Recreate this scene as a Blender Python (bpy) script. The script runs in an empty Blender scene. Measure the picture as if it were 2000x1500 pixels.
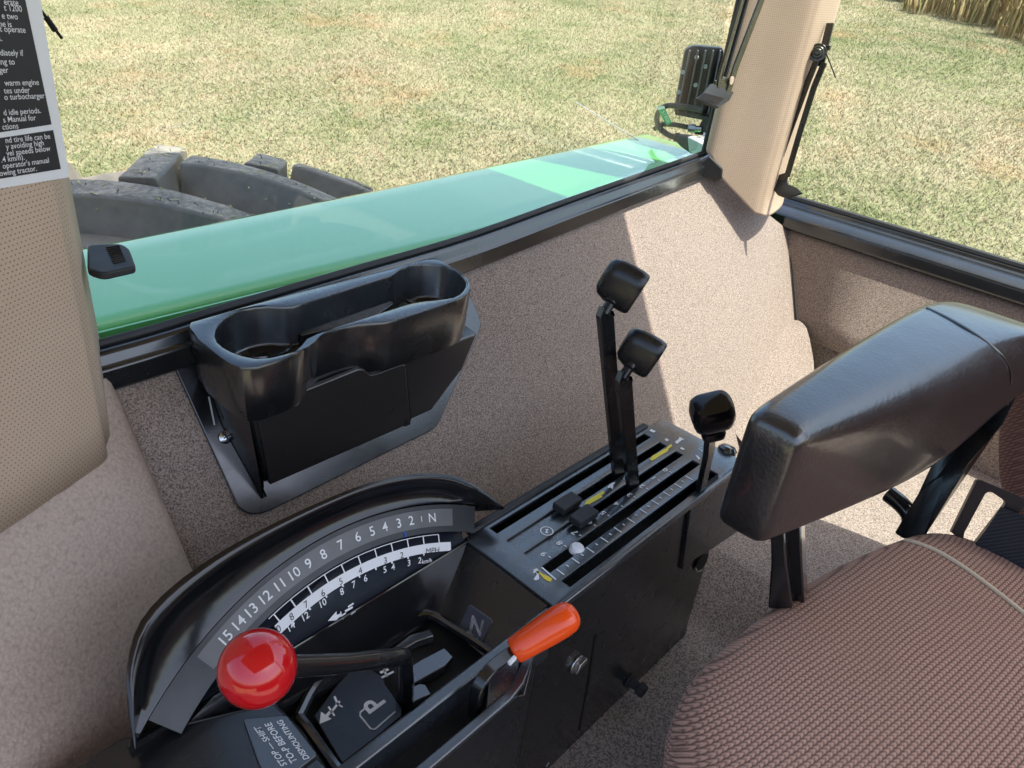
import bpy, math, random
import numpy as np
from mathutils import Vector, Matrix
random.seed(7); rng = np.random.default_rng(11)
scene = bpy.context.scene
C = scene.collection

# ------------------------------------------------------------------ camera
# Working frame: metres, x = towards the tractor's rear, y = towards its right side,
# z = up, origin at the eye point; everything is lifted by EYE so the turf lies near z = 0.
EYE = 2.15
OFF = np.array([0.0, 0.0, EYE])
F = 1480.0
AX = np.array([1517.0, -675.0, F]); AX /= np.linalg.norm(AX)
AZ = np.array([-336.0, 2567.0, F]); AZ -= AX * AZ.dot(AX); AZ /= -np.linalg.norm(AZ)
AY = np.cross(AZ, AX)
cam = bpy.data.cameras.new('camera'); camo = bpy.data.objects.new('camera', cam); C.objects.link(camo)
cam.sensor_width = 36.0; cam.lens = F / 2000.0 * 36.0
cam.clip_start = 0.01; cam.clip_end = 1000.0
R = np.array([AX, AY, AZ])
m = Matrix.Identity(4)
for i in range(3):
    m[i][0] = R[i][0]; m[i][1] = -R[i][1]; m[i][2] = -R[i][2]
m[2][3] = EYE
camo.matrix_world = m
cam.dof.use_dof = True; cam.dof.focus_distance = 0.92; cam.dof.aperture_fstop = 28.0
scene.camera = camo

# ------------------------------------------------------------------ sky, sun, exposure
SUN_D = Vector((-.17, .45, -1.0)).normalized()      # from behind, high and slightly left
SUN_EL = math.asin(-SUN_D.z); SUN_AZ = math.atan2(-SUN_D.x, -SUN_D.y)
w = bpy.data.worlds.new('World'); scene.world = w; w.use_nodes = True
nt = w.node_tree; bg = nt.nodes['Background']
sky = nt.nodes.new('ShaderNodeTexSky'); sky.sky_type = 'NISHITA'; sky.sun_disc = False
sky.sun_elevation = SUN_EL; sky.sun_rotation = SUN_AZ; sky.air_density = 1.0; sky.dust_density = 3.0; sky.ozone_density = .8
nt.links.new(sky.outputs[0], bg.inputs[0]); bg.inputs[1].default_value = 0.15
sl = bpy.data.lights.new('sun', 'SUN'); sl.energy = 3.8; sl.angle = math.radians(0.6); sl.color = (1.0, 0.95, 0.87)
so = bpy.data.objects.new('sun', sl); C.objects.link(so)
so.rotation_euler = SUN_D.to_track_quat('-Z', 'Y').to_euler(); so.location = (2, -2, 9)
vs = scene.view_settings
vs.view_transform = 'Standard'; vs.look = 'None'; vs.gamma = 1.0; vs.use_curve_mapping = False
vs.exposure = 1.45

# ------------------------------------------------------------------ measuring helpers
def ray(px, py):
    c = np.array([px - 1000.0, py - 750.0, F]); return R @ c
def onx(px, py, x): r = ray(px, py); return r * (x / r[0])
def ony(px, py, y): r = ray(px, py); return r * (y / r[1])
def onz(px, py, z): r = ray(px, py); return r * (z / r[2])
def onp(px, py, P, n):
    r = ray(px, py); n = np.array(n, float); return r * (np.array(P, float).dot(n) / r.dot(n))
def A(*a): return np.array(a, float)
def nrm(v): v = np.array(v, float); return v / np.linalg.norm(v)

# ------------------------------------------------------------------ mesh helpers
def cat(pts, n=6, closed=False):
    """Catmull-Rom through points"""
    P = [np.array(p, float) for p in pts]; N = len(P); out = []
    rngi = range(N) if closed else range(N - 1)
    for i in rngi:
        p0 = P[(i - 1) % N] if closed or i > 0 else 2 * P[0] - P[1]
        p1 = P[i]; p2 = P[(i + 1) % N]
        p3 = P[(i + 2) % N] if closed or i + 2 < N else 2 * P[-1] - P[-2]
        for k in range(n):
            t = k / n
            out.append(0.5 * ((2 * p1) + (-p0 + p2) * t + (2 * p0 - 5 * p1 + 4 * p2 - p3) * t * t + (-p0 + 3 * p1 - 3 * p2 + p3) * t ** 3))
    if not closed: out.append(P[-1])
    return out
def resample(pts, n, closed=False):
    P = np.array(pts, float)
    if closed: P = np.vstack([P, P[:1]])
    d = np.r_[0, np.cumsum(np.linalg.norm(np.diff(P, axis=0), axis=1))]
    t = np.linspace(0, d[-1], n + 1)[:-1] if closed else np.linspace(0, d[-1], n)
    return [np.array([np.interp(a, d, P[:, k]) for k in range(P.shape[1])]) for a in t]
def rnd(pts, r, n=4):
    """round the corners of a closed polygon"""
    P = [np.array(p, float) for p in pts]; N = len(P); out = []
    for i in range(N):
        a, b, c = P[i - 1], P[i], P[(i + 1) % N]
        rr = r[i] if isinstance(r, (list, tuple)) else r
        la, lc = np.linalg.norm(a - b), np.linalg.norm(c - b)
        q = min(rr, la * .45, lc * .45)
        s = b + (a - b) / la * q; e = b + (c - b) / lc * q
        for k in range(n + 1):
            t = k / n; out.append((1 - t) ** 2 * s + 2 * t * (1 - t) * b + t * t * e)
    return out
def join(*ms):
    V = []; Fc = []
    for v, f in ms:
        o = len(V); V += [np.array(p, float) for p in v]; Fc += [tuple(i + o for i in q) for q in f]
    return V, Fc
def box(x0, x1, y0, y1, z0, z1):
    v = [(x0, y0, z0), (x1, y0, z0), (x1, y1, z0), (x0, y1, z0), (x0, y0, z1), (x1, y0, z1), (x1, y1, z1), (x0, y1, z1)]
    return v, [(0, 3, 2, 1), (4, 5, 6, 7), (0, 1, 5, 4), (1, 2, 6, 5), (2, 3, 7, 6), (3, 0, 4, 7)]
def obox(c, ex, ey, ez):
    """box from a centre and three half-axis vectors"""
    c, ex, ey, ez = map(lambda q: np.array(q, float), (c, ex, ey, ez))
    v, f = box(-1, 1, -1, 1, -1, 1)
    return [c + p[0] * ex + p[1] * ey + p[2] * ez for p in v], f
def prism(poly, vec):
    n = len(poly); vec = np.array(vec, float)
    v = [np.array(p, float) for p in poly] + [np.array(p, float) + vec for p in poly]
    return v, [tuple(range(n))[::-1], tuple(range(n, 2 * n))] + [(i, (i + 1) % n, n + (i + 1) % n, n + i) for i in range(n)]
def flat(poly): return [np.array(p, float) for p in poly], [tuple(range(len(poly)))]
def loft(rings, closed=True, cap0=True, cap1=True, wrap=False):
    n = len(rings[0]); V = [np.array(p, float) for r in rings for p in r]; Fc = []
    mm = len(rings); last = mm if wrap else mm - 1
    for i in range(last):
        j = (i + 1) % mm
        for k in range(n if closed else n - 1):
            Fc.append((i * n + k, i * n + (k + 1) % n, j * n + (k + 1) % n, j * n + k))
    if closed and not wrap:
        if cap0: Fc.append(tuple(range(n))[::-1])
        if cap1: Fc.append(tuple((mm - 1) * n + k for k in range(n)))
    return V, Fc
def frames(path):
    P = [np.array(p, float) for p in path]; T = []
    for i in range(len(P)):
        T.append(nrm(P[min(i + 1, len(P) - 1)] - P[max(i - 1, 0)]))
    u = np.cross(T[0], (0, 0, 1.0))
    if np.linalg.norm(u) < 1e-3: u = np.cross(T[0], (1.0, 0, 0))
    u = nrm(u); out = []
    for t in T:
        u = nrm(u - t * u.dot(t)); out.append((t, u, np.cross(t, u)))
    return P, out
def tube(path, r, n=12, caps=True):
    P, fr = frames(path); rings = []
    for i, (p, (t, u, v)) in enumerate(zip(P, fr)):
        rr = r[i] if hasattr(r, '__len__') else r
        rings.append([p + rr * (math.cos(a) * u + math.sin(a) * v) for a in [2 * math.pi * k / n for k in range(n)]])
    return loft(rings, True, caps, caps)
def bar(path, w, h, side):
    """rectangular bar along a path; side = direction of the width"""
    P, fr = frames(path); rings = []
    for p, (t, _, _) in zip(P, fr):
        s = nrm(np.array(side, float) - t * t.dot(np.array(side, float))); q = np.cross(t, s)
        rings.append([p + a * w / 2 * s + b * h / 2 * q for a, b in ((-1, -1), (1, -1), (1, 1), (-1, 1))])
    return loft(rings)
def lathe(prof, c, axis, n=24):
    """prof: list of (radius, height along axis)"""
    ax = nrm(axis); u = np.cross(ax, (0, 0, 1.0)) if abs(ax[2]) < .9 else np.cross(ax, (1.0, 0, 0)); u = nrm(u); v = np.cross(ax, u)
    rings = [[np.array(c, float) + ax * h + max(r, 1e-5) * (math.cos(a) * u + math.sin(a) * v) for a in [2 * math.pi * k / n for k in range(n)]] for r, h in prof]
    return loft(rings)
def sheet(rows): return loft(rows, closed=False)

def mk(name, vf, mat, parent=None, smooth=35, bevel=0.0, seg=2, uv=None, solid=0.0, sub=0, fix=True):
    v, f = vf
    V = np.array(v, float) + OFF
    lo, hi = V.min(0), V.max(0)
    org = np.array([(lo[0] + hi[0]) / 2, (lo[1] + hi[1]) / 2, lo[2]])
    me = bpy.data.meshes.new(name); me.from_pydata((V - org).tolist(), [], [tuple(q) for q in f])
    if fix:
        import bmesh
        bm = bmesh.new(); bm.from_mesh(me); bmesh.ops.remove_doubles(bm, verts=bm.verts, dist=1e-6)
        bmesh.ops.recalc_face_normals(bm, faces=bm.faces); bm.to_mesh(me); bm.free()
    if uv is not None:
        l = me.uv_layers.new(name='UVMap')
        for lp in me.loops:
            co = np.array(me.vertices[lp.vertex_index].co) + org - OFF
            l.data[lp.index].uv = uv(co)
    me.polygons.foreach_set('use_smooth', [True] * len(me.polygons))
    if smooth: me.set_sharp_from_angle(angle=math.radians(smooth))
    me.materials.append(mat)
    o = bpy.data.objects.new(name, me); C.objects.link(o)
    if parent is not None:
        o.parent = parent; po = parent.get('_w')
        o.location = org - np.array(po)
    else: o.location = org
    o['_w'] = list(map(float, org))
    if solid: md = o.modifiers.new('thick', 'SOLIDIFY'); md.thickness = solid; md.offset = -1
    if sub: md = o.modifiers.new('sub', 'SUBSURF'); md.levels = md.render_levels = sub
    if bevel:
        md = o.modifiers.new('bevel', 'BEVEL'); md.width = bevel; md.segments = seg; md.limit_method = 'ANGLE'; md.angle_limit = math.radians(30)
    return o
def tag(o, label, category, group=None):
    o['label'] = label; o['category'] = category
    if group: o['group'] = group
    return o
def thing(name, label, category, loc, group=None):
    o = bpy.data.objects.new(name, None); C.objects.link(o); o.empty_display_size = .05
    p = np.array(loc, float) + OFF; o.location = p; o['_w'] = list(map(float, p))
    return tag(o, label, category, group)
def struct(o): o['kind'] = 'structure'; return o

def fit(s, P0, P1, up, bold=.0):
    """lettering stretched to run from P0 to P1"""
    v, f = text_vf([(s, A(0, 0, 0), (1, 0, 0), (0, 1, 0), 1.0, 'LEFT', bold)]); V_ = np.array(v); x0, x1 = V_[:, 0].min(), V_[:, 0].max()
    d = np.array(P1) - np.array(P0); k = np.linalg.norm(d) / (x1 - x0); d = nrm(d); u = nrm(np.array(up, float))
    return [np.array(P0) + d * (q[0] - x0) * k + u * q[1] * k for q in V_], f
def text_vf(items):
    """items: (string, origin, right, up, size, align, bold) -> flat mesh of lettering"""
    parts = []
    for s, o, rt, up, size, al, bold in items:
        cu = bpy.data.curves.new('t', 'FONT'); cu.body = s; cu.size = 1.0; cu.align_x = al; cu.align_y = 'CENTER'
        cu.offset = bold; cu.resolution_u = 3
        ob = bpy.data.objects.new('t', cu); C.objects.link(ob)
        dg = bpy.context.evaluated_depsgraph_get(); me = ob.evaluated_get(dg).to_mesh()
        rt_, up_ = nrm(rt) * size, nrm(up) * size
        v = [np.array(o, float) + q.co[0] * rt_ + q.co[1] * up_ for q in me.vertices]
        f = [tuple(p.vertices) for p in me.polygons]
        parts.append((v, f)); ob.evaluated_get(dg).to_mesh_clear()
        bpy.data.objects.remove(ob); bpy.data.curves.remove(cu)
    return join(*parts)

# ------------------------------------------------------------------ materials
class NT:
    def __init__(s, name):
        s.m = bpy.data.materials.new(name); s.m.use_nodes = True; s.t = s.m.node_tree
        s.b = s.t.nodes['Principled BSDF']; s.out = s.t.nodes['Material Output']
        s.tc = s.t.nodes.new('ShaderNodeTexCoord')
    def n(s, typ, **kw):
        x = s.t.nodes.new(typ)
        for k, v in kw.items():
            if k.startswith('i_'): x.inputs[k[2:].replace('_', ' ')].default_value = v
            else: setattr(x, k, v)
        return x
    def l(s, a, b): s.t.links.new(a, b)
    def noise(s, scale, detail=2, rough=.5, vec=None, out='Fac'):
        x = s.n('ShaderNodeTexNoise', i_Scale=scale, i_Detail=detail, i_Roughness=rough)
        s.l(vec or s.tc.outputs['Object'], x.inputs['Vector']); return x.outputs[out]
    def ramp(s, src, stops):
        x = s.n('ShaderNodeValToRGB'); e = x.color_ramp.elements
        while len(e) < len(stops): e.new(.5)
        for el, (p, c) in zip(e, stops): el.position = p; el.color = (*c, 1) if len(c) == 3 else c
        s.l(src, x.inputs[0]); return x.outputs[0]
    def math(s, op, a, b=None):
        x = s.n('ShaderNodeMath', operation=op)
        for i, q in enumerate((a, b)):
            if q is None: continue
            if isinstance(q, (int, float)): x.inputs[i].default_value = q
            else: s.l(q, x.inputs[i])
        return x.outputs[0]
    def mix(s, fac, a, b, typ='MIX'):
        x = s.n('ShaderNodeMix', data_type='RGBA', blend_type=typ)
        for i, q in ((0, fac), (6, a), (7, b)):
            if isinstance(q, (int, float)): x.inputs[i].default_value = q
            elif isinstance(q, tuple): x.inputs[i].default_value = (*q, 1)
            else: s.l(q, x.inputs[i])
        return x.outputs[2]
    def bump(s, h, strength, dist=.001, nrm_=None):
        x = s.n('ShaderNodeBump', i_Strength=strength, i_Distance=dist); s.l(h, x.inputs['Height'])
        if nrm_ is not None: s.l(nrm_, x.inputs['Normal'])
        return x.outputs[0]
    def set(s, color=None, rough=None, normal=None, spec=None, coat=None, coat_rough=None, metal=None, sheen=None):
        for k, q in (('Base Color', color), ('Roughness', rough), ('Normal', normal), ('Specular IOR Level', spec), ('Coat Weight', coat), ('Coat Roughness', coat_rough), ('Metallic', metal), ('Sheen Weight', sheen)):
            if q is None: continue
            if isinstance(q, (int, float)): s.b.inputs[k].default_value = q
            elif isinstance(q, tuple): s.b.inputs[k].default_value = (*q, 1)
            else: s.l(q, s.b.inputs[k])
        return s.m

def m_plain(name, col, rough=.5, var=.12, nscale=30, bump=0., bscale=400, bdist=.0006, dust=0., **kw):
    t = NT(name)
    c = t.mix(t.math('MULTIPLY', t.noise(nscale, 4), var * 2), col, tuple(min(1, q * 1.6 + .004) for q in col))
    if dust:
        fl = t.ramp(t.noise(420, 2, .6), [(.70, (0, 0, 0)), (.76, (1, 1, 1))]); hz = t.ramp(t.noise(11, 6, .7), [(.45, (0, 0, 0)), (.8, (1, 1, 1))])
        c = t.mix(t.math('ADD', t.math('MULTIPLY', fl, .5 * dust), t.math('MULTIPLY', hz, .05 * dust)), c, (.30, .27, .24))
    rr = t.math('ADD', t.math('MULTIPLY', t.noise(nscale * 1.7, 4), .18), rough - .09)
    if dust: rr = t.math('ADD', rr, t.math('MULTIPLY', hz, .10))
    nn = t.bump(t.noise(bscale, 3), bump, bdist) if bump else None
    return t.set(c, rr, nn, **kw)

def m_fabric(name, dark, light, scale=430, bump=.5, rough=.95):
    t = NT(name)
    v = t.n('ShaderNodeTexVoronoi', i_Scale=scale); t.l(t.tc.outputs['Object'], v.inputs['Vector'])
    n1 = t.noise(scale * 1.25, 2, .6); n2 = t.noise(scale * .5, 2)
    h = t.math('ADD', t.math('MULTIPLY', n1, .75), t.math('MULTIPLY', v.outputs['Distance'], .35))
    h = t.math('ADD', h, t.math('MULTIPLY', n2, .25))
    c = t.ramp(h, [(.50, dark), (.78, light)])
    big = t.noise(5, 4)
    c = t.mix(t.math('MULTIPLY', big, .35), c, tuple(.62 * q for q in light))
    return t.set(c, rough, t.bump(h, bump, .0012), spec=.2, sheen=.15)

M = {}
M['fabric'] = m_fabric('wall_fabric', (.060, .045, .039), (.385, .302, .254), 560)
M['carpet'] = m_fabric('floor_carpet', (.06, .046, .04), (.40, .32, .27), 360, .7)
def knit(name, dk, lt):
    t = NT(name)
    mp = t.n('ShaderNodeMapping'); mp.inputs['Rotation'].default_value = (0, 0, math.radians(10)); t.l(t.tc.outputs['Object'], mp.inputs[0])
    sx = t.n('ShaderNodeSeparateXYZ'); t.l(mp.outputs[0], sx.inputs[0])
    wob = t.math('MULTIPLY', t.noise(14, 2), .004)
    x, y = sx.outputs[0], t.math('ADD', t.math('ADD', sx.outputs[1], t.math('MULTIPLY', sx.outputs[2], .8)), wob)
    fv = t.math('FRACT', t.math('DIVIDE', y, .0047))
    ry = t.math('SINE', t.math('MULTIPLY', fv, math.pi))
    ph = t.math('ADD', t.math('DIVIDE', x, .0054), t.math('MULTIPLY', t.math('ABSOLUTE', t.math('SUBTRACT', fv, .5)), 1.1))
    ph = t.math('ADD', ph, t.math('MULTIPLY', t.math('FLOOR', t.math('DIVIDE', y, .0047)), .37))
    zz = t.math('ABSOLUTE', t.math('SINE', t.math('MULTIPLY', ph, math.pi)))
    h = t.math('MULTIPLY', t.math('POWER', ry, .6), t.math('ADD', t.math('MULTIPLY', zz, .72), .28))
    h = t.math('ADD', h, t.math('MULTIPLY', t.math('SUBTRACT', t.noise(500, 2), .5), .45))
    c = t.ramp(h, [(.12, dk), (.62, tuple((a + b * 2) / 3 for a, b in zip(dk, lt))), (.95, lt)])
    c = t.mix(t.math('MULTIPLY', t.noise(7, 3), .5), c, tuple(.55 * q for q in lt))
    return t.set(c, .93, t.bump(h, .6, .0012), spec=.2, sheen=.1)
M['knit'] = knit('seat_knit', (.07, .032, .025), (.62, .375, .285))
M['knit_back'] = knit('backrest_knit', (.05, .022, .017), (.38, .19, .14))

def m_perf():
    t = NT('perforated_vinyl')
    sx = t.n('ShaderNodeSeparateXYZ'); t.l(t.tc.outputs['UV'], sx.inputs[0])
    P = .0037
    u = t.math('DIVIDE', sx.outputs[0], P); v = t.math('DIVIDE', sx.outputs[1], P)
    row = t.math('FLOOR', v)
    u2 = t.math('ADD', u, t.math('MULTIPLY', t.math('MODULO', row, 2.0), .5))
    fu = t.math('SUBTRACT', t.math('FRACT', u2), .5); fv = t.math('SUBTRACT', t.math('FRACT', v), .5)
    d = t.math('SQRT', t.math('ADD', t.math('MULTIPLY', fu, fu), t.math('MULTIPLY', fv, fv)))
    hole = t.n('ShaderNodeMapRange'); hole.inputs[1].default_value = .11; hole.inputs[2].default_value = .19
    hole.inputs[3].default_value = 1; hole.inputs[4].default_value = 0; t.l(d, hole.inputs[0])
    base = t.mix(t.noise(9, 4), (.45, .325, .23), (.54, .41, .30))
    c = t.mix(t.math('MULTIPLY', hole.outputs[0], .8), base, (.10, .06, .04))
    grain = t.noise(900, 3)
    h = t.math('SUBTRACT', t.math('MULTIPLY', grain, .35), hole.outputs[0])
    return t.set(c, .62, t.bump(h, .5, .0008), spec=.35)
M['perf'] = m_perf()
def m_vinyl(name, c0, c1, rough=.45, scale=420, strength=.55, spec=.4):
    t = NT(name)
    v = t.n('ShaderNodeTexVoronoi', i_Scale=scale, feature='SMOOTH_F1'); t.l(t.tc.outputs['Object'], v.inputs['Vector'])
    h = t.math('ADD', v.outputs['Distance'], t.math('MULTIPLY', t.noise(scale * 1.4, 2), .8))
    c = t.mix(t.noise(8, 4), c0, c1)
    c = t.mix(t.math('MULTIPLY', t.math('POWER', h, 2.0), .35), c, tuple(q * .4 for q in c0))
    b0 = t.bump(t.noise(9, 5, .55), .22 if spec > .9 else .0, .012)
    return t.set(c, t.math('ADD', t.math('MULTIPLY', t.noise(14, 4), .2), rough - .1), t.bump(h, strength, .0009, b0), spec=spec)
M['kick'] = m_vinyl('grained_brown_vinyl', (.47, .35, .28), (.53, .405, .33), .5, 330, .6)
M['armvinyl'] = m_vinyl('black_arm_vinyl', (.011, .010, .0108), (.018, .0165, .018), .32, 300, .25, .95); M['armvinyl'].node_tree.nodes['Principled BSDF'].inputs['Coat Weight'].default_value = .7; M['armvinyl'].node_tree.nodes['Principled BSDF'].inputs['Coat Roughness'].default_value = .14; M['armvinyl'].node_tree.nodes['Principled BSDF'].inputs['Coat IOR'].default_value = 1.5
M['tan_flat'] = m_plain('tan_headliner', (.30, .235, .18), .85)
M['door_trim'] = m_plain('dark_door_trim', (.16, .13, .11), .8)
M['gloss'] = m_plain('black_gloss_plastic', (.007, .007, .008), .16, .2, 12, .09, 300, .0005, coat=1., coat_rough=.08, spec=.8)
M['paint'] = m_plain('black_satin_paint', (.0055, .006, .007), .24, .25, 18, .07, 520, .0005, spec=.6, coat=.4, coat_rough=.12, dust=.15)
M['sill'] = m_plain('gloss_black_trim', (.008, .009, .010), .22, .3, 16, .05, 300, .0005, spec=.8, coat=.5, coat_rough=.15, dust=.15)
M['hood'] = m_plain('hood_plastic', (.004, .004, .005), .16, .2, 12, .05, 260, .0005, spec=.6, dust=.1)
M['knob'] = m_plain('knob_plastic', (.006, .006, .007), .28, .3, 40, .08, 500, .0004, spec=.55, dust=.2)
M['gate'] = m_plain('gate_steel_sky_sheen', (.035, .038, .045), .16, .5, 60, .12, 200, .0006, spec=1., coat=1., coat_rough=.08)  # glossy plates; their sky reflection is lifted into the base colour
M['plate'] = m_plain('black_plate_paint', (.015, .018, .022), .28, .3, 26, .22, 620, .0005, spec=1., coat=.8, coat_rough=.18, dust=.2)
M['plastic'] = m_plain('black_tray_plastic', (.0055, .0055, .0065), .24, .2, 25, .05, 500, .0004, spec=.9, coat=.5, coat_rough=.14, dust=.15)
M['binface'] = m_plain('bin_face_warm_reflection', (.017, .0145, .0145), .30, .35, 18, .05, 500, .0004, spec=.9, coat=.5, coat_rough=.2, dust=.15)  # black tray plastic with a warm reflection put into its base colour
M['matte'] = m_plain('black_rubber', (.016, .016, .017), .6, .2, 30, .1, 300)
M['hole'] = m_plain('dark_recess', (.004, .004, .004), .8)
M['badge'] = m_plain('navy_badge', (.035, .042, .062), .3, .25, 40)
M['decal'] = m_plain('navy_decal', (.016, .019, .028), .32, .25, 40)
M['strip'] = m_plain('grey_number_strip', (.085, .085, .085), .34, .5, 55, .1, 250)
M['strip_dark'] = m_plain('dark_grey_strip', (.013, .015, .017), .36, .3, 40)
M['white'] = m_plain('white_print', (.72, .72, .72), .5, .05)
M['blackprint'] = m_plain('black_print', (.012, .012, .016), .5, .05)
M['yellow'] = m_plain('yellow_print', (.72, .56, .03), .45, .08)
M['blue'] = m_plain('blue_pen', (.01, .09, .55), .5)
M['red'] = m_plain('red_ball_plastic', (.52, .004, .008), .12, .1, 8, coat=.6, coat_rough=.04)
M['orange'] = m_plain('orange_vinyl_grip', (.85, .075, .006), .24, .1, 14, .04, 200, coat=.25, coat_rough=.1)
M['chrome'] = m_plain('bright_steel', (.55, .56, .58), .25, .1, metal=1.0)
M['zinc'] = m_plain('grey_plastic', (.42, .44, .45), .4)
M['olive'] = m_plain('olive_black_latch', (.020, .019, .012), .28, .3, 20, metal=.0, coat=.3, coat_rough=.15)
M['webbing'] = None
M['fin'] = m_plain('grey_fin', (.085, .09, .092), .45, .3, 30)  # fins coloured a paler grey than the lamp housing
M['alu'] = m_plain('black_cast_alloy', (.014, .015, .016), .42, .3, 30, .2, 300)
M['greentag'] = m_plain('green_tag', (.02, .35, .12), .45)
t = NT('belt_webbing')
wv = t.n('ShaderNodeTexWave', i_Scale=105.0, wave_type='BANDS', bands_direction='DIAGONAL'); t.l(t.tc.outputs['Object'], wv.inputs['Vector'])
M['webbing'] = t.set(t.mix(wv.outputs['Fac'], (.010, .012, .017), (.028, .033, .045)), .55, t.bump(wv.outputs['Fac'], .4, .0006))
# fender paint: faded green enamel with clear gloss and orange peel
t = NT('green_enamel')
c = t.mix(t.noise(3, 4), (.12, .43, .115), (.15, .48, .145))
M['green'] = t.set(c, .3, t.bump(t.noise(120, 3), .06, .0008), coat=1.0, coat_rough=.06)
# tyre rubber with dust
t = NT('dusty_rubber')
dust = t.math('MULTIPLY', t.noise(7, 6, .65), 1.0)
c = t.ramp(dust, [(.35, (.11, .096, .086)), (.7, (.26, .22, .185))])
M['rubber'] = t.set(c, t.math('ADD', t.math('MULTIPLY', dust, .3), .32), t.bump(t.noise(60, 5), .15, .002))
t = NT('dusty_lug_top')
sp = t.noise(90, 4, .7); dust = t.noise(14, 6, .7)
c = t.ramp(t.math('ADD', t.math('MULTIPLY', sp, .5), t.math('MULTIPLY', dust, .5)), [(.38, (.09, .08, .07)), (.58, (.36, .31, .25))])
M['lugtop'] = t.set(c, .75, t.bump(sp, .4, .003))
# glass: clear sheet, see-through with Fresnel reflection and faint tint
t = NT('window_glass')
tr = t.n('ShaderNodeBsdfTransparent'); tr.inputs[0].default_value = (.93, .97, .955, 1)
gl = t.n('ShaderNodeBsdfGlossy'); gl.inputs['Roughness'].default_value = .0
lw_ = t.n('ShaderNodeLayerWeight'); lw_.inputs[0].default_value = .5
fre = t.math('ADD', t.math('MULTIPLY', t.math('POWER', lw_.outputs['Facing'], 5.0), .95), .042)
ms = t.n('ShaderNodeMixShader'); t.l(fre, ms.inputs[0]); t.l(tr.outputs[0], ms.inputs[1]); t.l(gl.outputs[0], ms.inputs[2])
t.l(ms.outputs[0], t.out.inputs[0]); M['glass'] = t.m

# ------------------------------------------------------------------ ground, turf
GX, GY = .125, .03
def gz(x, y): return -EYE + GX * x + GY * y
def ground_col(t, blade=False):
    g = t.n('ShaderNodeNewGeometry')
    a = t.noise(.40, 6, .62, g.outputs['Position']); b = t.noise(1.5, 6, .66, g.outputs['Position']); d = t.noise(26, 4, .7, g.outputs['Position'])
    s = t.math('ADD', t.math('ADD', t.math('ADD', t.math('MULTIPLY', a, .36), t.math('MULTIPLY', b, .46)), .115), t.math('MULTIPLY', t.math('SUBTRACT', d, .5), .40))
    if blade:
        at = t.n('ShaderNodeAttribute', attribute_name='tone'); s = t.math('ADD', s, t.math('MULTIPLY', t.math('SUBTRACT', at.outputs['Fac'], .5), .40))
    k = 0.86
    rc = t.ramp(s, [(.33, (.08 * k, .135 * k, .05 * k)), (.43, (.19 * k, .20 * k, .085 * k)), (.52, (.30 * k, .275 * k, .16 * k)), (.62, (.38 * k, .325 * k, .21 * k)), (.74, (.36 * k, .235 * k, .14 * k))])
    soil = t.ramp(t.noise(.85, 6, .68, g.outputs['Position']), [(.56, (0, 0, 0)), (.70, (1, 1, 1))])
    return t.mix(t.math('MULTIPLY', soil, .65), rc, (.34, .215, .115)), d
t = NT('dry_turf'); c, d = ground_col(t); M['turf'] = t.set(c, .95, t.bump(d, .6, .03), spec=.1)
t = NT('turf_blade'); c, d = ground_col(t, True); M['blade'] = t.set(c, .8, spec=.15)
t.b.inputs['Subsurface Weight'].default_value = 0
rows = []
xs = np.concatenate([np.linspace(-40, -4, 10), np.linspace(-3, 24, 80), np.linspace(26, 120, 24)]); ys = np.concatenate([np.linspace(-40, -3, 10), np.linspace(-2, 22, 80), np.linspace(24, 110, 24)])
for x in xs:
    rows.append([(x, y, gz(x, y) + .03 * math.sin(x * 1.3 + y * .7) * math.sin(y * 1.1 - x * .4)) for y in ys])
g = struct(mk('ground', sheet(rows), M['turf'], smooth=0))
def blades(name, n, rfun, afun, hmin, hmax, wmin, wmax, mat, lean=.8, segs=1):
    r = rfun(n); a = afun(n)
    x = r * np.cos(a); y = r * np.sin(a)
    z = gz(x, y) + .03 * np.sin(x * 1.3 + y * .7) * np.sin(y * 1.1 - x * .4) - .004
    ang = rng.uniform(0, 2 * math.pi, n); h = rng.uniform(hmin, hmax, n); wd = rng.uniform(wmin, wmax, n)
    la = rng.uniform(0, 2 * math.pi, n); ll = rng.uniform(.1, lean, n) * h
    V = np.zeros((n, 3, 3)); V[:, 0] = np.stack([x - np.cos(ang) * wd / 2, y - np.sin(ang) * wd / 2, z], 1)
    V[:, 1] = np.stack([x + np.cos(ang) * wd / 2, y + np.sin(ang) * wd / 2, z], 1)
    V[:, 2] = np.stack([x + np.cos(la) * ll, y + np.sin(la) * ll, z + h], 1)
    V = V.reshape(-1, 3) + OFF
    me = bpy.data.meshes.new(name); me.vertices.add(3 * n); me.vertices.foreach_set('co', V.ravel())
    me.loops.add(3 * n); me.loops.foreach_set('vertex_index', np.arange(3 * n, dtype=np.int32))
    me.polygons.add(n); me.polygons.foreach_set('loop_start', np.arange(0, 3 * n, 3, dtype=np.int32))
    me.update(calc_edges=True)
    at = me.attributes.new('tone', 'FLOAT', 'FACE'); at.data.foreach_set('value', rng.random(n).astype(np.float32))
    me.materials.append(mat); o = bpy.data.objects.new(name, me); C.objects.link(o); return o
turf = blades('grass', 700000, lambda n: rng.uniform(3.6, 19, n), lambda n: rng.uniform(math.radians(-4), math.radians(84), n), .014, .036, .005, .011, M['blade'], 2.2)
turf['kind'] = 'stuff'; tag(turf, 'short dry lawn grass, green and straw coloured, around the tractor', 'grass')
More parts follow.
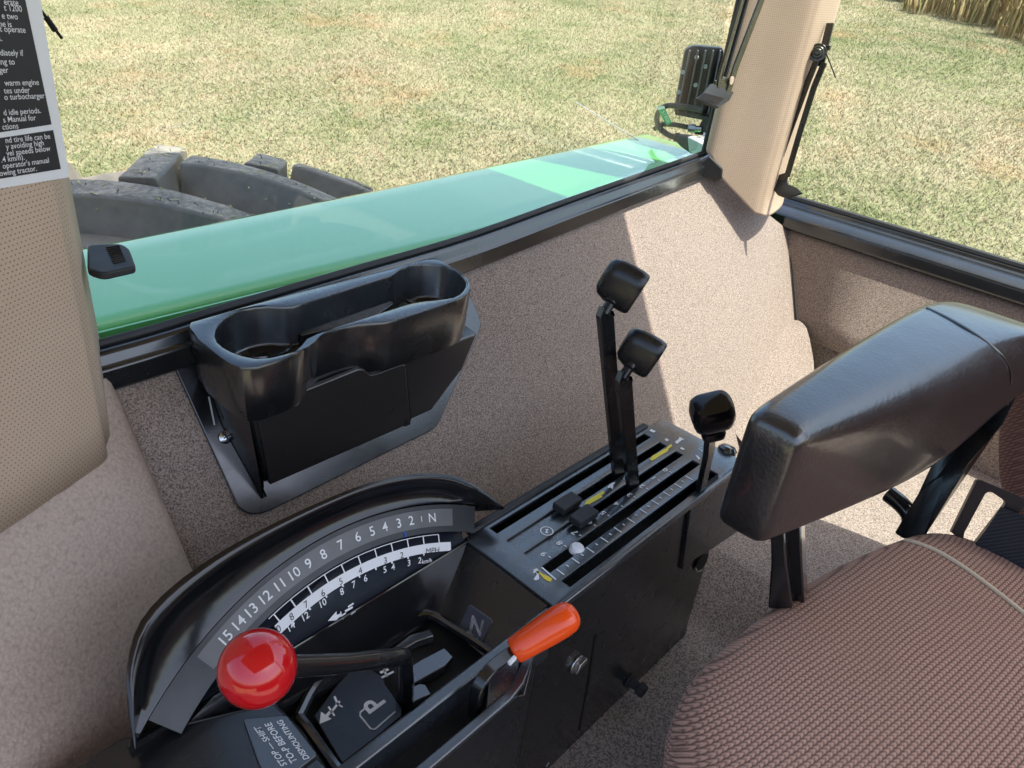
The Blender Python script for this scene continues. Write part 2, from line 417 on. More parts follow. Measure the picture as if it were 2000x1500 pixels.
# ragged bank of tall dry grass
t = NT('tall_straw'); at = t.n('ShaderNodeAttribute', attribute_name='tone')
M['straw'] = t.set(t.ramp(at.outputs['Fac'], [(.0, (.10, .115, .03)), (.3, (.28, .22, .09)), (.65, (.46, .35, .17)), (1., (.30, .17, .075))]), .8, spec=.2)
gn = A(-GX, -GY, 1.0)
b0 = onp(1690, -12, (0, 0, -EYE), gn); b1 = onp(2010, 84, (0, 0, -EYE), gn)
def tall(n):
    V = []; Fc = []; tone = []
    bd = (b1 - b0); L = np.linalg.norm(bd); bdn = bd / L; pn = A(-bdn[1], bdn[0], 0);
    if pn.dot(b0) < 0: pn = -pn
    for i in range(n):
        s = rng.uniform(-2.5, L + 3); dp = rng.random() ** 1.3 * 3.2 + .25 * math.sin(s * 3.1) + .15 * math.sin(s * 7.7)
        p = b0 + bdn * s + pn * dp; p[2] = gz(p[0], p[1])
        h = rng.uniform(.45, 1.15) * min(1, .45 + dp * .8); wd = rng.uniform(.012, .03); la = rng.uniform(0, 6.28); ll = h * rng.uniform(.1, .6)
        l = A(math.cos(la), math.sin(la), 0); sd_ = A(-l[1], l[0], 0) * wd / 2; o = len(V); tn = rng.random()
        for k, (hh, q, ww) in enumerate(((0, 0, 1), (.45, .12, .9), (.8, .45, .6), (1 - .15 * rng.random(), 1, .1))):
            c0 = p + A(0, 0, h * hh) + l * ll * q; V += [c0 - sd_ * ww, c0 + sd_ * ww]
        for k in range(3): Fc.append((o + 2 * k, o + 2 * k + 1, o + 2 * k + 3, o + 2 * k + 2)); tone.append(tn)
    return V, Fc, tone
V, Fc, tone = tall(9000)
o = mk('tall_grass', (V, Fc), M['straw'], smooth=0, fix=False); at = o.data.attributes.new('tone', 'FLOAT', 'FACE'); at.data.foreach_set('value', np.array(tone, np.float32))
o['kind'] = 'stuff'; tag(o, 'ragged bank of tall dry straw grass at the edge of the lawn', 'tall grass')

# ------------------------------------------------------------------ cab shell
SK = .70                                    # inward lean of the side walls
WN = nrm((0, -1, SK))                       # wall normal, towards the cab
WP = A(.72, .70, -.40)
def wallpt(px, py, off=0.0): return onp(px, py, WP + WN * off, WN)
TOP = [wallpt(a, b) for a, b in ((222, 752), (450, 677), (700, 594), (920, 521), (1130, 438), (1340, 356), (1384, 338))]
TOP = [TOP[0] - A(.8, 0, 0), TOP[0] - A(.3, 0, 0)] + TOP
HEM = [wallpt(a, b) for a, b in ((1405, 338), (1445, 372), (1490, 410), (1540, 450))]
topc = resample(cat(TOP, 6)[:-1] + cat([TOP[-1]] + HEM, 4), 70)
rows = []
for d in np.linspace(0, .46, 16):
    row = []
    for p in topc:
        fx = np.clip((p[0] - 1.30) / .36, 0, 1)
        row.append(p + A(-.56 * d * fx, -SK * d, -d))
    rows.append(row)
wall = struct(mk('side_wall', sheet(rows), M['fabric'], smooth=0))
from mathutils.bvhtree import BVHTree
def hit(o, px, py, off=0.0):
    """where the line of sight through a picture point meets an object"""
    bpy.context.view_layer.update()
    bv = BVHTree.FromObject(o, bpy.context.evaluated_depsgraph_get())
    mw = Matrix.Translation(Vector(o['_w'])); d = Vector(nrm(ray(px, py)))
    loc, n_, _, _ = bv.ray_cast(mw.inverted() @ Vector(OFF), d)
    if loc is None: return None
    if n_.dot(d) > 0: n_ = -n_
    return np.array(mw @ loc) - OFF + np.array(n_) * off
# folded carpet over the wheel arch in the corner
fold = [(1553, 622), (1535, 636), (1515, 660), (1501, 693), (1488, 725), (1465, 780), (1435, 840)]
up = []
for a, b in fold:
    q = hit(wall, a, b, -.004); up.append(q if q is not None else onx(a, b, 1.57))
lowpx = [(1575, 640), (1583, 670), (1590, 722), (1580, 770), (1560, 820), (1530, 890), (1500, 940)]
lw = [onx(a, b, x_) for (a, b), x_ in zip(lowpx, (1.56, 1.54, 1.51, 1.45, 1.38, 1.30, 1.22))]
rr = []
for k in range(9):
    q = k / 8; rr.append([a * (1 - q) + b * q + A(-.003, -.002, .005) * math.sin(math.pi * q) for a, b in zip(cat(up, 4), cat(lw, 4))])
mk('arch_carpet', sheet(rr), M['fabric'], wall, smooth=0)
# sill along the right window: ledge, lip, worn face
prof = [(.028, -.004), (.022, .036), (.002, .039), (-.002, .036), (-.006, .026), (-.010, .023), (-.0105, .001), (-.006, -.003), (.02, -.004)]
sp = cat(TOP, 6)
rings = [[p + A(0, a, b) for a, b in prof] for p in sp]
mk('window_sill', loft(rings), M['sill'], wall, smooth=25, bevel=.0012)
mk('glass_seal', tube([p + A(0, .014, .040) for p in sp], .0045, 8), M['matte'], wall)
# black filler where the sill runs into the rear post
mk('sill_corner', prism([onx(1335, 345, 1.345), onx(1385, 303, 1.365), onx(1412, 330, 1.385), onx(1410, 350, 1.39)], (.06, .03, -.01)), M['matte'], wall, bevel=.003)

# rear wall: leaning carpeted panel under the black rear sill
RX, RZ, RL = 1.665, -.490, .56
rw_rows = []
for k in range(10):
    d = k / 9 * .185
    rw_rows.append([A(RX - RL * d + (.004 if k < 9 else .02), y - .70 * d * (y > .6), RZ - d) for y in (.642, .4, .1, -.2, -.6, -1.04)])
rear = struct(mk('rear_wall', sheet(rw_rows), M['fabric'], smooth=0, solid=-.012))
prof = [(.06, .0), (.06, .044), (.034, .050), (.027, .040), (.008, .036), (-.010, .032), (-.019, .025), (-.021, .001), (-.014, -.005)]
mk('window_sill', loft([[A(RX + a, y, RZ + .007 + b) for a, b in prof] for y in (.72, .5, .2, -.2, -1.04)]), M['sill'], rear, smooth=40, bevel=.0028)
mk('glass_seal', tube([A(RX + .042, y, RZ + .058) for y in (.72, .3, 0, -1.04)], .008, 8), M['matte'], rear)
mk('lower_panel', prism([A(1.585, .56, -.672), A(1.585, -1.04, -.672), A(1.56, -1.04, -.92), A(1.56, .40, -.92)], (.06, 0, 0)), M['carpet'], rear, bevel=.008)
mk('corner_filler', box(1.685, 1.73, .60, .86, -.60, -.448), M['hole'], rear)
mk('corner_seam', tube([onx(1530, 425, 1.665), onx(1538, 450, 1.66), onx(1548, 530, 1.618), onx(1556, 630, 1.568)], .0035, 8), M['hole'], rear)

# floor with the raised step behind the console
fl = struct(mk('cab_floor', prism([A(-.8, -1.05, -.87), A(.86, -1.05, -.87), A(.945, -1.05, -.803), A(.96, -1.05, -.80), A(1.70, -1.05, -.80), A(1.70, -1.05, -.92), A(-.8, -1.05, -.92)], (0, 1.60, 0)), M['carpet'], smooth=30, bevel=.012, seg=3))
# roof, far posts and the left door: outside the picture, they shade the cab
roof = struct(mk('cab_roof', prism(rnd([A(-.9, -1.05, .80), A(1.305, -1.05, .80), A(1.305, .77, .80), A(-.9, .77, .80)], .06), (0, 0, .14)), M['tan_flat'], bevel=.01))
door = thing('cab_door', 'dark lower panel of the left cab door facing the console', 'door', (.3, -1.03, -.87))
mk('door_panel', prism([A(-.75, -1.05, -.87), A(1.40, -1.05, -.87), A(1.40, -1.05, -.42), A(-.75, -1.05, -.42)], (0, .025, 0)), M['door_trim'], door, bevel=.01)
mk('door_post', box(1.33, 1.40, -1.05, -.98, -.415, .80), M['door_trim'], door, bevel=.01)
mk('door_handle', tube([A(.2, -1.025, -.5), A(.2, -.99, -.5), A(.34, -.99, -.5), A(.34, -1.025, -.5)], .009, 8), M['plastic'], door)

# right front post with perforated trim and its decal
PD = nrm((.893, .449, 0)); PNn = nrm((.449, -.893, 0)); PP = A(.197, .63, 0)
def post(px, py, off=0.0): return onp(px, py, PP + PNn * off, PNn)
fp = thing('front_post', 'tan perforated vinyl cab post with a black notice, at the left edge', 'cab post', (.1, .6, -.47))
bot = [post(a, b) for a, b in ((218, 884), (203, 903), (165, 930), (125, 958), (105, 968), (60, 1000), (0, 1042), (-120, 1125), (-420, 1330))]
bot = cat(bot, 4)
rws = []
for k in range(30):
    q = k / 29; r = []
    r.append(bot[0] + A(.035, .085, 0) * 1.0 + A(0, 0, (.80 - bot[0][2]) * q))
    r.append(bot[0] + A(.006, .014, 0) + A(0, 0, (.80 - bot[0][2]) * q))
    for j, b in enumerate(bot):
        z = b[2] + (.80 - b[2]) * q
        fold_ = .010 * math.exp(-((z - b[2] - .02) / .014) ** 2) * math.exp(-((j - 18) / 5.0) ** 2)
        e = .006 * math.exp(-j / 1.2)
        r.append(A(b[0], b[1], z) + PNn * (fold_ - e))
    rws.append(r)
def uvpost(co): return (float(np.dot(co - PP, PD)), float(co[2]))
mk('trim', sheet(rws), M['perf'], fp, smooth=0, uv=uvpost, solid=.006)
dec = mk('notice', prism([post(a, b, .0012) for a, b in ((77, -12), (136, 346), (-60, 378), (-140, -40))], -PNn * .001), M['white'], fp)
dec['label'] = 'black notice with white lettering and a white border'
mk('black_field', flat([post(a, b, .0018) for a, b in ((47, -12), (101, 243), (-60, 268), (-120, -40))]), M['blackprint'], dec)
mk('black_field', flat([post(a, b, .0018) for a, b in ((104, 254), (119, 330), (-60, 359), (-70, 280))]), M['blackprint'], dec)
L_r = nrm(post(135, 346) - post(0, 368)); L_u = nrm(post(77, 0) - post(136, 346))
lines = [('erate', 36, 6), ('t 1200', 43, 18), ('e two', 35, 33), ('ne is', 23, 48), ('ot operate', 50, 59), ('s.', 4, 75), ('ediately if', 45, 104), ('ing to', 29, 121), ('ger', 16, 137), ('warm engine', 76, 161), ('tes under', 58, 176), ('o turbocharger', 87, 187), ('d idle periods.', 80, 216), ("s Manual for", 70, 230), ('ctions', 36, 246), ('nd tire life can be', 98, 266), ('y avoiding high', 86, 279), ('vel speeds below', 98, 290), ('.4 km/h).', 48, 307), ("operator's manual", 96, 313), ('owing tractor.', 72, 329)]
mk('lettering', text_vf([(s, post(a, b, .0023), L_r, L_u, .0054, 'RIGHT', .004) for s, a, b in lines]), M['white'], dec, smooth=0)
# brown vinyl panel below the post
edge = [wallpt(212, 735), wallpt(230, 780), wallpt(300, 945), wallpt(370, 1110), wallpt(420, 1230), wallpt(470, 1350)]
edge = cat(edge, 4)
rws = []
for e in edge:
    r = [e + A(.004, .006, 0)]
    for q in (0, .004, .012, .05, .15, .3, .6):
        r.append(e - PD * q + WN * (.016 if q >= .012 else (.004 if q == 0 else .012)))
    rws.append(r)
kick = mk('kick_panel', sheet(rws), M['kick'], smooth=0, solid=.006); struct(kick)

# rear right post
def rp(px, py, x): return onx(px, py, x)
RPL = [A(1.42, .752), A(1.386, .730), A(1.376, .718), A(1.41, .682), A(1.445, .645), A(1.46, .634), A(1.48, .629), A(1.56, .636), A(1.63, .66)]
pl2 = [A(p[0], p[1]) for p in cat(RPL, 5)]
imin = int(np.argmin([p[0] for p in pl2]))
HEMZ = [-.31 if i_ < imin else float(np.interp(p[0], [1.376, 1.392, 1.455, 1.49, 1.56, 1.63], [-.313, -.350, -.418, -.425, -.418, -.41])) for i_, p in enumerate(pl2)]
rws = []
for k in range(24):
    q = (k / 23) ** 1.8
    row = []
    for j_, (p_, b_) in enumerate(zip(pl2, HEMZ)):
        z_ = b_ + (.80 - b_) * q
        row.append(A(p_[0], p_[1], z_) + A(-.35, -.9, 0) * .012 * math.exp(-((z_ - b_) / .028)) * math.exp(-((j_ - 31) / 7.0) ** 2))
    rws.append(row)
cum = np.r_[0, np.cumsum(np.linalg.norm(np.diff(np.array(pl2), axis=0), axis=1))]
def uvr(co):
    d = np.linalg.norm(np.array(pl2) - co[:2], axis=1); return (float(cum[int(d.argmin())]), float(co[2]))
rpost = thing('rear_post', 'tan perforated vinyl corner post between side and rear windows', 'cab post', (1.4, .65, -.39))
mk('window_seal', tube([A(1.400, .745, -.33), A(1.400, .745, .80)], .007, 8), M['matte'], rpost)
mk('trim', sheet(rws), M['perf'], rpost, smooth=0, uv=uvr, solid=-.004)

# ------------------------------------------------------------------ windows
mk('side_window', prism([A(-.2, .702, -.390), A(.70, .728, -.370), A(1.38, .752, -.312), A(1.38, .752, .80), A(-.2, .702, .80)], (0, .004, 0)), M['glass'], smooth=10)
tag(bpy.data.objects['side_window'], 'clear right side window pane above the green fender', 'window')
mk('rear_window', prism([A(1.705, .66, -.432), A(1.705, -1.04, -.432), A(1.31, -1.04, .80), A(1.31, .66, .80)], (.004, 0, 0)), M['glass'], smooth=10)
tag(bpy.data.objects['rear_window'], 'clear rear window pane above the black rear sill', 'window')

# ------------------------------------------------------------------ fender
fen = thing('fender', 'glossy green rear wheel fender outside the side window', 'fender', (.8, .86, -.75))
ZF = -.392
xs_ = np.linspace(-.5, 1.80, 40)
rows = []
for x in xs_:
    yo = np.interp(x, [-.5, .35, .83, 1.79], [.985, 1.012, 1.043, 1.128]); dz = -.35 * max(0, (-.05 - x)) ** 1.5
    e = .03 * max(0, (x - 1.76) / .04) if x > 1.76 else 0
    pr_ = [(.768, 0), (.80, 0), (yo - .06, 0), (yo - .022, -.0005), (yo - .010, -.003), (yo - .002, -.011), (yo, -.024), (yo, -.11), (yo - .015, -.112)]
    rows.append([A(x, a, ZF + b + dz - e) for a, b in pr_])
mk('top_panel', sheet(rows), M['green'], fen, smooth=60, solid=.003)
yo = 1.128
mk('end_lip', prism([A(1.80, .768, ZF - .03), A(1.80, yo, ZF - .05), A(1.80, yo, ZF - .2), A(1.80, .768, ZF - .2)], (-.004, 0, 0)), M['green'], fen)
mk('inner_skirt', box(-.5, 1.8, .763, .767, -1.0, ZF - .001), M['green'], fen)
for a, b, q in ((300, 637, .002), (314, 633, .005), (707, 541, .002), (725, 536, .002), (652, 534, .002), (690, 545, .0015), (790, 517, .0012)):
    c = onz(a, b, ZF + .0003); mk('paint_chip', prism([c + A(dx * q, dy * q * .5, 0) for dx, dy in ((-1, -1), (1, -.6), (.7, 1), (-.8, .8))], (0, 0, .0004)), M['blackprint'], fen)

# ------------------------------------------------------------------ tyre
TR, TCX, TCY, TCZ = .92, .585, 1.275, -1.305
tyre = thing('tractor_tyre', 'big dusty black tractor tyre with deep chevron lugs beyond the fender', 'tyre', (TCX, TCY, TCZ - TR))
HW = .24
def crown(yy): return -.030 * (yy / HW) ** 2
sec = [(-HW + .015, -.40), (-HW - .005, -.25), (-HW, -.12), (-HW + .004, -.085), (-HW + .02, -.068)] + [(yy, -.058 + crown(yy)) for yy in np.linspace(-HW + .04, HW - .04, 9)] + [(HW - .02, -.068), (HW - .004, -.085), (HW, -.12), (HW + .005, -.25), (HW - .015, -.40)]
def ty(phi, yy, rad): return A(TCX + rad * math.sin(phi), TCY + yy, TCZ + rad * math.cos(phi))
rings = [[ty(2 * math.pi * k / 120, a, TR + b) for a, b in sec] for k in range(120)]
mk('carcass', loft(rings, closed=False, wrap=True), M['rubber'], tyre, smooth=60)
NL = 26
lm = {}
for side in (-1, 1):
    ph0 = 0.0
    vs_ = []
    st = []
    for q in np.linspace(0, 1, 12):
        yy = side * (-.028 + q * (HW + .028 + .004))
        adv = .215 * (q ** .9) * (1 - .12 * q) + (.05 * max(0, q - .7) if side < 0 else 0)
        st.append((yy, adv, q))
    rings = []
    for i, (yy, adv, q) in enumerate(st):
        a0 = st[max(i - 1, 0)]; a1 = st[min(i + 1, 11)]
        dy, dx = a1[0] - a0[0], a1[1] - a0[1]; L = math.hypot(dx, dy); nx, ny = -dy / L, dx / L
        if side > 0: nx, ny = -nx * -1, ny
        wt = .031 * (1 - .12 * q); wb = .052
        tp = 0.0 + crown(yy) - (.010 * max(0, q - .85) / .15)
        if q > .96: tp -= .01
        ring = []
        for wd, rad in ((-wb, -.075 + crown(yy)), (-wt * 1.25, -.036 + crown(yy)), (-wt, tp - .003), (-wt + .004, tp), (wt - .004, tp), (wt, tp - .003), (wt * 1.25, -.036 + crown(yy)), (wb, -.075 + crown(yy))):
            ring.append(ty((adv + wd * nx) / TR, yy + wd * ny, TR + rad))
        rings.append(ring)
    lm[side] = loft(rings)
first = {}
for side in (-1, 1):
    base_x = (.585 - TCX + .025) if side < 0 else (.585 - TCX - .085)
    for k in range(NL):
        ph = base_x / TR + 2 * math.pi * k / NL
        v, f = lm[side]
        if side not in first:
            o = mk('lug', (v, f), M['rubber'], tyre, smooth=30, bevel=.004)
            o.data.materials.append(M['lugtop'])
            for p in o.data.polygons:
                cx = Vector(o.location) + Vector(tyre['_w']) + p.center - Vector(OFF)
                rad = math.hypot(cx[0] - TCX, cx[2] - TCZ)
                if rad > TR - .006 + crown(cx[1] - TCY) - .012 and abs(p.normal.dot(Vector((cx[0] - TCX, 0, cx[2] - TCZ)).normalized())) > .8: p.material_index = 1
            # re-centre the mesh on the axle so copies can be turned about it
            sh = Vector(o.location) + Vector(tyre['_w']) - Vector((TCX, TCY, TCZ + EYE))
            o.data.transform(Matrix.Translation(sh)); first[side] = o
        else:
            o = first[side].copy(); C.objects.link(o); o.parent = tyre
        o.location = Vector((TCX, TCY, TCZ + EYE)) - Vector(tyre['_w'])
        o.rotation_euler = (0, ph, 0)
mk('wheel_disc', lathe([(.0, -.05), (.30, -.05), (.50, .02), (.53, -.14), (.56, -.14), (.56, .14), (.53, .14), (.5, .03), (.0, -.02)], (TCX, TCY, TCZ), (0, 1, 0), 48), M['yellow'], tyre)

lugv = []
for side in (-1, 1):
    base_x = .025 if side < 0 else -.085
    for k in range(-4, 5):
        ph = base_x / TR + 2 * math.pi * k / NL; cs, sn = math.cos(ph), math.sin(ph); v, f = lm[side]
        lugv.append(([A(TCX + (q[0] - TCX) * cs + (q[2] - TCZ) * sn, q[1], TCZ - (q[0] - TCX) * sn + (q[2] - TCZ) * cs) for q in v], f))
lv, lf_ = join(*lugv); lug_bvh = BVHTree.FromPolygons([tuple(q) for q in lv], lf_)
def on_lug():
    while True:
        x_, y_ = rng.uniform(TCX - .38, TCX + .36), rng.uniform(TCY - HW, TCY + HW)
        loc, n_, _, _ = lug_bvh.ray_cast(Vector((x_, y_, 0)), Vector((0, 0, -1)))
        if loc is not None and math.hypot(loc[0] - TCX, loc[2] - TCZ) > TR - .05: return np.array(loc)
nib = []
for k in range(70):
    q = on_lug() - A(0, 0, .001); dn = nrm(A(rng.normal(0, .5), rng.normal(0, .5), 1))
    nib.append(tube([q, q + dn * rng.uniform(.003, .007)], .0007, 4))
mk('rubber_nibs', join(*nib), M['matte'], tyre)['kind'] = 'stuff'
t = NT('clipping'); M['clip'] = t.set(t.ramp(t.noise(60, 2), [(.4, (.30, .30, .06)), (.6, (.55, .47, .22))]), .8)
cl = []
for k in range(130):
    q = on_lug() + A(0, 0, .0015); a_ = rng.uniform(0, 3.14); l_ = rng.uniform(.003, .009)
    d_ = A(math.cos(a_), math.sin(a_), 0); e_ = A(-d_[1], d_[0], 0) * .0012
    cl.append(flat([q - d_ * l_ - e_, q + d_ * l_ - e_, q + d_ * l_ + e_, q - d_ * l_ + e_]))
mk('grass_clippings', join(*cl), M['clip'], tyre, smooth=0)['kind'] = 'stuff'

# ------------------------------------------------------------------ storage bin with cup wells
ZR = -.365
bin_ = thing('storage_bin', 'black plastic storage bin with two cup wells on the side wall', 'storage bin', (.45, .60, -.57))
outer = [(371, 640), (385, 662), (444, 708), (472, 718), (498, 718), (566, 697), (592, 680), (604, 664), (634, 651), (699, 633), (748, 630), (794, 619), (870, 594), (908, 579), (920, 560), (914, 543), (900, 530), (850, 500), (820, 502), (700, 540), (500, 602)]
sharp = [onz(a, b, ZR) for a, b in outer]
outc = resample(cat([onz(a, b, ZR) for a, b in outer[1:16]], 5), 56) + [sharp[16], sharp[17]] + [sharp[20] + A(0, .012, 0), sharp[0] + A(0, .012, 0), sharp[0]]
inner = [(420, 655), (429, 632), (463, 608), (513, 598), (558, 600), (581, 596), (640, 578), (756, 541), (771, 534), (790, 522), (832, 515), (878, 522), (906, 545), (908, 562), (889, 579), (851, 585), (809, 590), (756, 606), (703, 623), (640, 643), (618, 657), (600, 675), (543, 694), (498, 699), (452, 686), (427, 670)]
innc = resample(cat([onz(a, b, ZR) for a, b in inner], 5, True), 60, True)
outc = resample(outc, 60, True)
# align ring starts so the rim faces run straight across
ci = sum(innc) / len(innc)
def roll(loop, ref):
    k = int(np.argmin([np.linalg.norm(p - ref) for p in loop])); return loop[k:] + loop[:k]
innc = roll(innc, outc[0])
def orient(l):
    a = sum((l[i][0] * l[(i + 1) % len(l)][1] - l[(i + 1) % len(l)][0] * l[i][1]) for i in range(len(l)))
    return l if a > 0 else [l[0]] + l[1:][::-1]
outc = orient(outc); innc = orient(innc)
def inset(l, d, dz):
    c = sum(l) / len(l); out = []
    for i in range(len(l)):
        t_ = l[(i + 1) % len(l)] - l[i - 1]; n_ = nrm((-t_[1], t_[0], 0)); out.append(l[i] + n_ * d + A(0, 0, dz))
    return out
r0 = innc; 
tray = loft([inset(outc, .004, -.062), inset(outc, .0035, -.058), inset(outc, .0, -.004), inset(outc, .0012, -.0008), inset(outc, .003, 0),
             inset(innc, -.0025, 0), inset(innc, -.0008, -.0008), inset(innc, 0, -.003), inset(innc, .002, -.043), inset(innc, .004, -.0455)], True, True, True)
mk('tray', tray, M['plastic'], bin_, smooth=40)
mk('tray_ledge', prism(rnd([onz(585, 655, -.398), onz(600, 630, -.398), onz(752, 580, -.398), onz(770, 592, -.398), onz(720, 625, -.398)], .004), (0, 0, -.02)), M['plastic'], bin_, bevel=.003)
for cx_, cy_ in ((505, 668), (842, 578)):
    c_ = onz(cx_, cy_, -.4095); mk('cup_floor_ring', tube([c_ + A(.036 * math.cos(a), .036 * math.sin(a), 0) for a in np.linspace(0, 2 * math.pi, 30)], .0016, 6), M['gloss'], bin_)
BN = nrm((0, 1, .13)); BP = A(0, .590, -.43)
def bf(px, py, off=0.): return onp(px, py, BP - BN * off, BN)
def lowz(q): return A(q[0], q[1], min(q[2], -.431))
face = [bf(488, 803), bf(700, 716), bf(922, 640), bf(934, 650), bf(905, 720), bf(818, 836), bf(527, 968)]
mk('lower_box', prism([lowz(q) for q in face], (0.010, .075, 0)), M['binface'], bin_, bevel=.004, seg=3)
dr = [(505, 821), (579, 791), (585, 786), (590, 767), (600, 761), (642, 745), (700, 722), (712, 722), (724, 733), (735, 731), (786, 712), (792, 714), (803, 836), (530, 962)]
mk('bin_door', prism([bf(a, b, .0035) for a, b in dr], BN * .006), M['binface'], bin_, bevel=.0012)
mk('door_gap', tube([bf(a, b, .0012) for a, b in dr] + [bf(*dr[0], .0012)], .0014, 6), M['hole'], bin_)
mk('finger_notch', prism([bf(a, b, .0002) for a, b in ((722, 724), (730, 734), (790, 713), (786, 702))], BN * .001), M['hole'], bin_)
mk('hinge_hole', prism(rnd([bf(a, b, .0045) for a, b in ((790, 836), (793, 822), (801, 822), (803, 832))], .002), BN * .001), M['hole'], bin_)
fo = [wallpt(a, b, .0005) for a, b in ((326, 690), (336, 672), (380, 668), (700, 560), (915, 575), (938, 632), (930, 655), (852, 832), (838, 842), (520, 1000), (490, 1006), (466, 996))]
mk('flange', prism(rnd(fo, .012), WN * .004), M['plastic'], bin_, bevel=.0012)
mk('side_gusset', prism([wallpt(412, 742, .006), bf(492, 802, .0), bf(527, 962, .0), wallpt(520, 968, .006), wallpt(440, 830, .006)], (-.004, 0, 0)), M['plastic'], bin_, bevel=.0015)
for sx_, sy_ in ((440, 854),):
    c_ = wallpt(sx_, sy_, .005)
    s_ = mk('screw', lathe([(.0072, 0), (.0070, .0014), (.005, .003), (.0, .0036)], c_, WN, 16), M['chrome'], bin_)
    u_ = nrm(np.cross(WN, (1, .3, 0))); v_ = np.cross(WN, u_)
    mk('cross_slot', join(obox(c_ + WN * .0036, u_ * .0035, v_ * .0007, WN * .0004), obox(c_ + WN * .0037, v_ * .0035, u_ * .0007, WN * .0004)), M['hole'], s_)
mk('wear_mark', tube([wallpt(408, 775, .0062), wallpt(413, 800, .0062), wallpt(419, 830, .0062)], .0009, 5), M['zinc'], bin_)

# ------------------------------------------------------------------ control console
con = thing('control_console', 'black control console with slotted lever plate and gear quadrant', 'console', (.4, .34, -.87))
ZC = -.55
YN = .288
side = [A(.44, YN, -.87), onz(1340, 1240, -.87), ony(1345, 1215, YN), ony(1386, 1076, YN), ony(1452, 1032, YN), A(.834, YN, -.5525), A(.44, YN, -.5525)]
mk('side_panel', prism(side, (0, .004, 0)), M['paint'], con, bevel=.0015)
mk('rear_cover', prism([ony(1346, 996, YN - .002), A(.828, YN - .002, -.556), ony(1452, 1030, YN - .002), ony(1388, 1074, YN - .002), ony(1362, 1090, YN - .002), ony(1328, 1112, YN - .002)], (0, .003, 0)), M['paint'], con, bevel=.0012)
mk('rear_panel', prism([A(.834, .292, -.553), A(.834, .412, -.553), A(.83, .412, -.87), A(.80, .292, -.87)], (-.004, 0, 0)), M['paint'], con)
mk('far_panel', box(.10, .83, .412, .416, -.87, -.553), M['paint'], con)
sl_ = mk('cable_hole', prism(rnd([ony(a, b, YN - .0035) for a, b in ((1358, 1112), (1366, 1092), (1385, 1080), (1380, 1100), (1366, 1116))], .004), (0, .001, 0)), M['hole'], con)
mk('hole_rim', tube([ony(a, b, YN - .003) for a, b in ((1358, 1108), (1362, 1117), (1370, 1113))], .0012, 6), M['chrome'], con)
# front flank, standing proud on the operator's side
YF = .25
mk('front_flank', prism([A(-.1, YF, -.87), A(.37, YF, -.87), A(.372, YF, -.575), A(.36, YF, -.566), A(-.1, YF, -.566)], (0, .004, 0)), M['paint'], con, bevel=.001)
mk('front_flank_corner', prism([A(.371, YF, -.87), A(.4395, YN, -.87), A(.4395, YN, -.556), A(.425, YN - .008, -.557), A(.372, YF, -.575)], (-.002, .004, 0)), M['paint'], con, bevel=.001)
mk('outer_rim', bar([A(-.1, YF + .004, -.565), A(.352, YF + .004, -.565), A(.372, YF + .008, -.566), A(.43, YN - .004, -.557)], .009, .006, (0, 1, 0)), M['plate'], con, bevel=.0015)
mk('inner_rail', box(-.1, .452, .284, .2955, -.62, -.5545), M['plate'], con, bevel=.002)
mk('channel_floor', prism([A(-.1, .256, -.585), A(.34, .256, -.585), A(.40, .284, -.585), A(-.1, .284, -.585)], (0, 0, -.01)), M['hole'], con)
mk('channel_shelf', prism([A(.335, .262, -.572), A(.372, .262, -.572), A(.405, .283, -.566), A(.36, .283, -.566)], (0, 0, -.004)), M['plate'], con, bevel=.001)
mk('core', box(-.1, .82, .2965, .40, -.86, -.635), M['hole'], con)
# slotted top plate
slots_y = [.403, .3775, .352, .3265, .300]
SW = .0058
xb = [.452, .484, .700, .726, .781, .834]
yb = [YN - .002, YN + .002]
for yv in slots_y[::-1]: yb += [yv - SW, yv + SW]
yb += [.4135]
yb = sorted(yb)
hol = set()
def cell_is_hole(xa, xb_, ya, yb_):
    ym, xm = (ya + yb_) / 2, (xa + xb_) / 2
    for yv in slots_y:
        if abs(ym - yv) < SW and .484 < xm < .781: return True
    return False
V = []; Fc = []; idx = {}
def vid(i, j):
    if (i, j) not in idx:
        x_, y_ = xb[i], yb[j]
        idx[(i, j)] = len(V); V.append(A(x_, y_, ZC))
    return idx[(i, j)]
for i in range(len(xb) - 1):
    for j in range(len(yb) - 1):
        if not cell_is_hole(xb[i], xb[i + 1], yb[j], yb[j + 1]): Fc.append((vid(i, j), vid(i + 1, j), vid(i + 1, j + 1), vid(i, j + 1)))
plate = mk('lever_plate', (V, Fc), M['plate'], con, smooth=30)
md = plate.modifiers.new('thick', 'SOLIDIFY'); md.thickness = .005; md.offset = -1
md = plate.modifiers.new('bevel', 'BEVEL'); md.width = .0009; md.segments = 2; md.limit_method = 'ANGLE'
